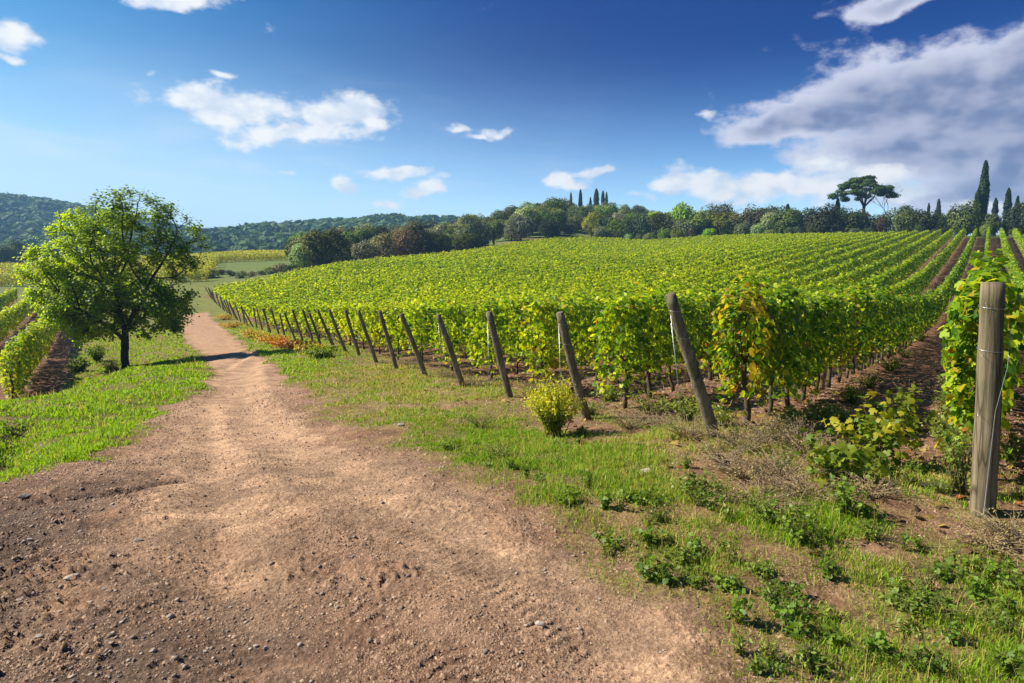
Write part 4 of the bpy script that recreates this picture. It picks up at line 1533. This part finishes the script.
def crumbs():
    # crumbled earth lying on the track, in the soil's own tones
    rng = np.random.default_rng(61)
    n = 420000
    r = 2.3 * (16 / 2.3) ** rng.random(n); th = np.radians(rng.uniform(-42, 42, n))
    x, y = r * np.sin(th), r * np.cos(th)
    ga, _ = grass_amount(x, y)
    sd_ = road_sd(x, y)
    bunch = sstep(.36, .64, fbm(x * 2.4, y * 2.4, 4, 95))
    tk = np.exp(-(seg_dist(x, y, TRACK_A) / .25) ** 2) + np.exp(-(seg_dist(x, y, TRACK_B) / .3) ** 2)
    keep = (rng.random(n) < (.12 + .88 * bunch) * np.where(sd_ > 0, 1 - .6 * np.clip(tk, 0, 1), .5) * (1 - .7 * np.clip(ga, 0, 1)))
    x, y, r = x[keep], y[keep], r[keep]
    m = len(x)
    s = np.clip(.0042 * np.exp(rng.normal(0, .55, m)), .0016, .016) * np.maximum(1, r / 5)
    T5 = np.array([(1, .15, -.3), (-.2, 1, -.3), (-1, -.2, -.3), (.15, -1, -.3), (0, 0, .75)])
    V = T5[None] * s[:, None, None] * rng.uniform(.5, 1.35, (m, 5, 1)) + rng.normal(0, .12, (m, 5, 3)) * s[:, None, None]
    a = rng.random(m) * 6.28
    ca, sa = np.cos(a)[:, None], np.sin(a)[:, None]
    V = np.stack([V[..., 0] * ca - V[..., 1] * sa, V[..., 0] * sa + V[..., 1] * ca, V[..., 2]], -1)
    V = V + np.stack([x, y, H(x, y)], 1)[:, None]
    f = np.array([(0, 1, 4), (1, 2, 4), (2, 3, 4), (3, 0, 4)]).ravel()
    loops = (f[None] + (np.arange(m) * 5)[:, None]).ravel()
    col = (np.array([.19, .112, .073]) + (np.array([.43, .29, .195]) - np.array([.19, .112, .073])) * rng.random((m, 1)) ** 1.4) * rng.uniform(.75, 1.15, (m, 1))
    me = mesh_arrays('crumbled_dirt', V.reshape(-1, 3), np.arange(m * 4) * 3, loops, np.repeat(col, 5, 0))
    tag(link('crumbled_dirt', me, M_STONE), 'fine crumbs of dry earth scattered over the track', 'dirt', kind='stuff')


crumbs()


def stone_mesh(seed):
    import bmesh
    rng = np.random.default_rng(seed)
    bm = bmesh.new()
    bmesh.ops.create_icosphere(bm, subdivisions=3, radius=1)
    cuts = [(np.array(v_) / np.linalg.norm(v_), rng.uniform(.55, .85)) for v_ in rng.normal(size=(9, 3))]
    for v_ in bm.verts:
        p = np.array(v_.co)
        for nrm, dd in cuts:
            e = p @ nrm - dd
            if e > 0:
                p = p - nrm * e * .92
        p = p * (1 + .08 * (vnoise(p[0] * 3 + seed, p[1] * 3 + p[2] * 2, 5) - .5))
        v_.co = p * (1, .8, .55)
    me = bpy.data.meshes.new('stone')
    bm.to_mesh(me); bm.free()
    ca = me.color_attributes.new('tint', 'FLOAT_COLOR', 'POINT')
    c0 = np.array([.36, .30, .25]) * rng.uniform(.7, 1.35)
    ca.data.foreach_set('color', np.tile(np.append(c0, 1), len(me.vertices)).astype(np.float32))
    me.materials.append(M_STONE)
    return me


STONES = [stone_mesh(i) for i in range(6)]
ST = [(72, 577, .06, 'largest dark-set pale stone in the gravel of the track'), (138, 540, .045, 'flat pale stone lying on the stony side of the track'), (25, 497, .075, 'pale stone by the end of the dark rut, near the grass bank'),
      (401, 429, .075, 'pale flat stone lying on the track by the dry grass'), (646, 476, .085, 'whitish flat stone on the verge below the second post'), (307, 513, .035, None), (407, 512, .028, None), (405, 498, .03, None), (540, 625, .032, 'grey stone in the sandy wheel track'),
      (545, 617, .022, None), (256, 640, .028, None), (265, 645, .024, None), (90, 600, .035, None), (105, 588, .03, None), (150, 575, .03, None), (60, 610, .03, None), (40, 640, .035, None), (120, 555, .03, None), (170, 560, .026, None),
      (190, 520, .022, None), (20, 600, .035, None), (230, 600, .022, None), (205, 648, .022, None), (480, 640, .02, None), (600, 598, .02, None), (350, 560, .018, None), (80, 530, .035, None), (30, 540, .04, None), (520, 660, .02, None), (660, 655, .02, None), (700, 640, .016, None)]
rng = np.random.default_rng(2)
for i, (px, py, r, lab) in enumerate(ST):
    g = ground_at(px, py)
    o = link('stone', STONES[i % 6], None, None, (g[0], g[1], float(H(g[0], g[1])[0]) + r * .12))
    r *= .8 if lab else .55
    o.scale = (r, r, r * rng.uniform(.7, 1.1)); o.rotation_euler = (rng.normal(0, .15), rng.normal(0, .15), rng.random() * 6.28)
    tag(o, lab or 'small angular stone lying loose on the dirt track', 'stone', 'loose stones on the track')


def litter():
    rng = np.random.default_rng(19)
    n = 16000
    k = rng.integers(0, 16, n)
    s = rng.uniform(-.8, 18, n)
    p = EDGE[10 + k] + ROW * s[:, None] + rng.normal(0, .45, (n, 2))
    d = np.hypot(p[:, 0], p[:, 1])
    keep = (d < 22) & (rng.random(n) < sstep(23, 6, d) + .1)
    p = p[keep]; m = len(p)
    P = np.stack([p[:, 0], p[:, 1], H(p[:, 0], p[:, 1]) + .012], 1)
    N = np.array([0, 0, 1.0]) + rng.normal(0, .4, (m, 3))
    t = rng.random((m, 1))
    col = np.where(t < .6, np.array([.16, .095, .05]), np.where(t < .88, np.array([.36, .25, .06]), np.array([.30, .10, .03]))) * rng.uniform(.5, 1.2, (m, 1))
    tag(build('leaf_litter', leaves(P, N, rng.uniform(.05, .1, m), col, VINE_LEAF, rng), M_DRY), 'fallen vine leaves lying under the vine rows', 'leaves', kind='stuff')


litter()


# ------------------------------------------------------------------ bushes, weeds and dry stalks
def herb(name, px, py, label, cat, h, w, stems, per, leaf, c1, c2, rng, tmpl_=MID_LEAF, droop=.2, group=None, top=None, mat=None, stemcol=None):
    g = ground_at(px, py)
    z = float(H(g[0], g[1])[0])
    parts, P, N, C = [], [], [], []
    for i in range(stems):
        an = rng.random() * 6.283; sp = math.sqrt(rng.random())
        e = np.array([math.cos(an) * w * sp, math.sin(an) * w * sp, h * (1 - .35 * sp * sp) * rng.uniform(.75, 1.1)])
        b = np.array([math.cos(an), math.sin(an), 0]) * w * .12 * rng.random()
        q = [b + (0, 0, -.02), b + (e - b) * (.3, .3, .42), b + (e - b) * (.7, .7, .8), e - (0, 0, droop * h * sp * .3)]
        parts.append(tube(np.array(q) + rng.normal(0, .06, (4, 3)) * h, [.0022 * (1 + 2 * h), .002 * (1 + 2 * h), .0018, .001], 4))
        t = rng.uniform(.12, 1.02, per)
        pts = np.array(q)
        pos = np.stack([np.interp(t, [0, .4, .78, 1], pts[:, j]) for j in range(3)], 1) + rng.normal(0, leaf * .55, (per, 3))
        P.append(pos); N.append(rng.normal(0, .6, (per, 3)) + (math.cos(an) * .4, math.sin(an) * .4, .8))
        tt = np.clip(rng.normal(.5, .28, (per, 1)), 0, 1)
        cc = np.array(c1) + (np.array(c2) - np.array(c1)) * tt
        if top is not None:
            k = (t > .7)[:, None] & (rng.random((per, 1)) < .7)
            cc = np.where(k, np.array(top) * rng.uniform(.7, 1.2, (per, 1)), cc)
        C.append(cc)
    root = empty(name, (g[0], g[1], z))
    tag(root, label, cat, group)
    V, s, l, c_ = join(parts)
    c_ = np.broadcast_to(np.array(stemcol if stemcol else [.14, .12, .05]), (len(V), 3))
    link('stems', mesh_arrays('stems', V, s, l, c_), M_DRY, root)
    P, N, C = np.concatenate(P), np.concatenate(N), np.concatenate(C)
    P[:, 2] = np.maximum(P[:, 2], .01)
    build('foliage', leaves(P, N, leaf * rng.uniform(.6, 1.3, len(P)), C, tmpl_, rng), mat or M_VINE, root)
    return root


rng = np.random.default_rng(55)
herb('broom_bush', 554, 433, 'round yellow-flowered bush growing between two leaning posts', 'bush', .74, .40, 120, 60, .04, (.22, .32, .02), (.48, .50, .02), rng, LONG_LEAF, top=(.66, .60, .02))
herb('young_vine', 868, 462, 'low bushy young vine with yellow-green leaves in the alley', 'vine', .6, .5, 18, 22, .07, (.07, .16, .015), (.30, .36, .02), rng, VINE_LEAF, top=(.42, .38, .03))
herb('young_vine', 905, 432, 'small yellowing vine shoot just beyond the low bushy one', 'vine', .5, .4, 13, 20, .07, (.09, .17, .015), (.34, .36, .02), rng, VINE_LEAF)
herb('young_vine', 840, 482, 'sprawling low vine shoot at the near side of the alley', 'vine', .34, .4, 14, 18, .075, (.09, .17, .015), (.32, .36, .03), rng, VINE_LEAF)
G1, G2 = (.10, .18, .02), (.27, .38, .03)
for px, py, h, w, lab in [(725, 588, .10, .09, 'small dark green rosette weed alone on bare soil'), (762, 571, .06, .11, 'flat green weed between the dark rosette and the grass'), (782, 588, .07, .12, 'low spreading green weed beside the flat one'),
                          (640, 505, .13, .24, 'leafy green weed clump at the edge of the dirt'), (565, 508, .09, .14, 'small green weed at the border of the track'), (800, 540, .22, .22, 'tall fresh green weed among dry stalks'), (845, 520, .24, .2, 'bushy fresh green weed beside the alley'),
                          (700, 498, .22, .3, 'dark bushy weed below the second post'), (770, 525, .2, .22, 'mid green weed between the dry stalks'), (930, 612, .12, .22, 'broad green weed near the thick post, on bare soil'), (905, 600, .1, .18, 'low green weed just before the broad one'),
                          (968, 575, .14, .16, 'green weed at the foot of the thick upright post'), (1005, 585, .16, .2, 'green weed beyond the foot of the thick post'), (590, 416, .2, .3, 'green weed behind the yellow bush'), (480, 425, .2, .3, 'dark green weed in the dry grass of the verge'),
                          (500, 460, .14, .3, 'bright green weed tuft on the verge before the yellow bush'), (450, 450, .12, .25, 'bright green weed at the dirt edge of the verge'), (660, 520, .1, .15, 'small pale weed between grass and dirt'), (680, 560, .08, .14, 'tiny green weed in thin grass'),
                          (960, 500, .45, .2, 'tall straggly green weed beside the thick post'), (950, 470, .5, .22, 'straggly yellow-green weed under the first vine row'), (1012, 470, .4, .3, 'dense dark weed behind the thick post'), (872, 540, .16, .16, 'green weed on the alley edge')]:
    w *= .85
    herb('weed', px, py, lab, 'weed', h * rng.uniform(.7, 1.3), w, int(16 + 80 * w), 13, (.018 + .025 * w) * rng.uniform(.8, 1.6), G1, G2 if rng.random() < .5 else (.30, .36, .05), rng, [MID_LEAF, LONG_LEAF, VINE_LEAF][int(rng.integers(3))], group='weeds on the verge and alley')
D1, D2 = (.24, .15, .08), (.46, .33, .18)
for i, (px, py, h, w) in enumerate([(742, 450, .35, .3), (770, 445, .42, .35), (800, 452, .38, .3), (825, 470, .3, .3), (780, 480, .3, .35), (745, 478, .26, .3), (810, 500, .26, .3), (720, 462, .25, .25), (655, 425, .3, .35), (630, 428, .25, .3), (870, 500, .25, .2), (990, 545, .14, .2), (1015, 540, .2, .25), (470, 385, .25, .4),
                                    (690, 440, .28, .3), (760, 505, .22, .3), (540, 395, .3, .4), (450, 378, .3, .4), (410, 366, .3, .5)]):
    herb('dry_weed', px, py, 'tangle of dry brown stalks under the row ends', 'dry weed', h * rng.uniform(.6, 1.05), w * 1.5, int(40 + 70 * w), 12, .022, D1, (.36, .30, .12), rng, LONG_LEAF, group='dry stalks under the row ends', mat=M_DRY, stemcol=(.30, .22, .14))
for i, (px, py, h, w, c1, c2) in enumerate([(252, 337, .5, .9, (.35, .2, .03), (.6, .42, .04)), (275, 344, .5, 1.0, (.4, .2, .03), (.62, .36, .03)), (262, 341, .4, .8, (.3, .25, .03), (.55, .45, .04)), (300, 352, .5, .8, (.35, .15, .03), (.55, .3, .04)), (310, 355, .45, .7, (.25, .2, .03), (.5, .4, .03)),
                                            (232, 328, .5, 1.2, (.35, .2, .04), (.6, .4, .05)), (225, 320, .5, 1.3, (.3, .2, .04), (.55, .38, .05)), (285, 348, .4, .8, (.4, .12, .03), (.6, .25, .03)), (322, 358, .45, .7, (.12, .2, .02), (.3, .34, .03))]):
    herb('autumn_weed', px, py, 'orange and yellow autumn weed clump along the track under the posts', 'weed', h, w, 40, 22, .09, c1, c2, rng, MID_LEAF, group='autumn weeds along the track')
for px, py, h, w, lab in [(98, 362, .8, .6, 'yellow-green shrub at the foot of the oak, vineyard side'), (80, 372, .6, .5, 'small pale shrub between the oak and the brown strip')]:
    herb('low_shrub', px, py, lab, 'shrub', h, w, 45, 26, .08, (.06, .13, .015), (.24, .30, .025), rng, MID_LEAF)
herb('dry_weed', 112, 371, 'rust-brown dry brush beside the oak trunk', 'dry weed', .5, .5, 70, 14, .05, (.22, .11, .05), (.42, .24, .10), rng, LONG_LEAF, mat=M_DRY)

for i, (px, py, h, w) in enumerate([(852, 402, .3, .3), (870, 388, .3, .3), (890, 372, .3, .35), (905, 358, .3, .4), (921, 342, .3, .4), (822, 418, .28, .3), (795, 428, .25, .3), (948, 425, .4, .25), (944, 452, .3, .2), (952, 395, .4, .3), (956, 370, .35, .3),
                                    (880, 410, .22, .3), (838, 432, .3, .3), (858, 425, .25, .25), (690, 425, .3, .4), (650, 415, .3, .4), (610, 400, .3, .4), (720, 432, .25, .3)]):
    herb('weed', px, py, 'scrambling green and straw weed along the foot of a vine row', 'weed', h * rng.uniform(.8, 1.2), w, 40, 16, .04, (.10, .17, .02), (.36, .38, .06), rng, [MID_LEAF, LONG_LEAF][i % 2], group='weeds along the feet of the vine rows')
SP = [('broad', MID_LEAF, (.08, .17, .02), (.24, .36, .03)), ('narrow', LONG_LEAF, (.12, .20, .03), (.34, .38, .06)), ('dark', VINE_LEAF, (.09, .16, .02), (.22, .31, .03))]
LB = {'broad': 'small broad-leaved green weed growing in thin grass on the verge', 'narrow': 'small pale narrow-leaved weed growing in thin grass on the verge', 'dark': 'small dark green lobed weed growing in thin grass on the verge'}
cnt = 0
for it in range(4000):
    if cnt >= 110:
        break
    px, py = rng.uniform(440, 1020), rng.uniform(430, 675)
    gq = ground_at(px, py)
    gg, _ = grass_amount(gq[:1], gq[1:])
    if gg[0] < .22 or rng.random() < .3:
        continue
    cnt += 1
    nm, tp, c1, c2 = SP[int(rng.integers(3))]
    w = .04 + .10 * rng.random() ** 2
    herb('weed', px, py, LB[nm], 'weed', rng.uniform(.04, .16), w, int(6 + 60 * w), 9, rng.uniform(.015, .035), c1, c2, rng, tp, group='small %s weeds of the verge' % nm)

# a dark clod in the alley
g = ground_at(931, 494)
o = link('clod', stone_mesh(40), None, None, (g[0], g[1], float(H(g[0], g[1])[0]) + .02))
o.scale = (.11, .07, .06)
o.data.color_attributes['tint'].data.foreach_set('color', np.tile(np.array([.03, .026, .024, 1]), len(o.data.vertices)).astype(np.float32))
tag(o, 'dark earth clod lying in the alley by the thick post', 'clod')

# ------------------------------------------------------------------ haze
def haze():
    m, n, out = new_mat('haze')
    pv = n.node('ShaderNodeVolumePrincipled')
    pv.inputs['Color'].default_value = (.30, .60, 1.0, 1)
    pv.inputs['Density'].default_value = HAZE
    pv.inputs['Anisotropy'].default_value = .2
    n.l.new(pv.outputs[0], out.inputs['Volume'])
    bpy.context.view_layer.update()
    tops = [max((o_.matrix_world @ Vector(c_)).z for c_ in o_.bound_box) for o_ in S.objects if o_.type == 'MESH']
    lows = [min((o_.matrix_world @ Vector(c_)).z for c_ in o_.bound_box) for o_ in S.objects if o_.type == 'MESH']
    x, z0, z1 = 2600.0, min(lows) - 1.0, max(tops) + 1.0
    V = np.array([(a * x, b * x, c_) for c_ in (z0, z1) for a, b in ((-1, -1), (1, -1), (1, 1), (-1, 1))])
    f = [(3, 2, 1, 0), (4, 5, 6, 7), (0, 1, 5, 4), (1, 2, 6, 5), (2, 3, 7, 6), (3, 0, 4, 7)]
    o = link('haze', mesh_arrays('haze', V, np.arange(6) * 4, np.array(f).ravel()), m)
    tag(o, 'thin blue haze in the air over the valley', 'haze', kind='stuff')


HAZE = .00032
haze()
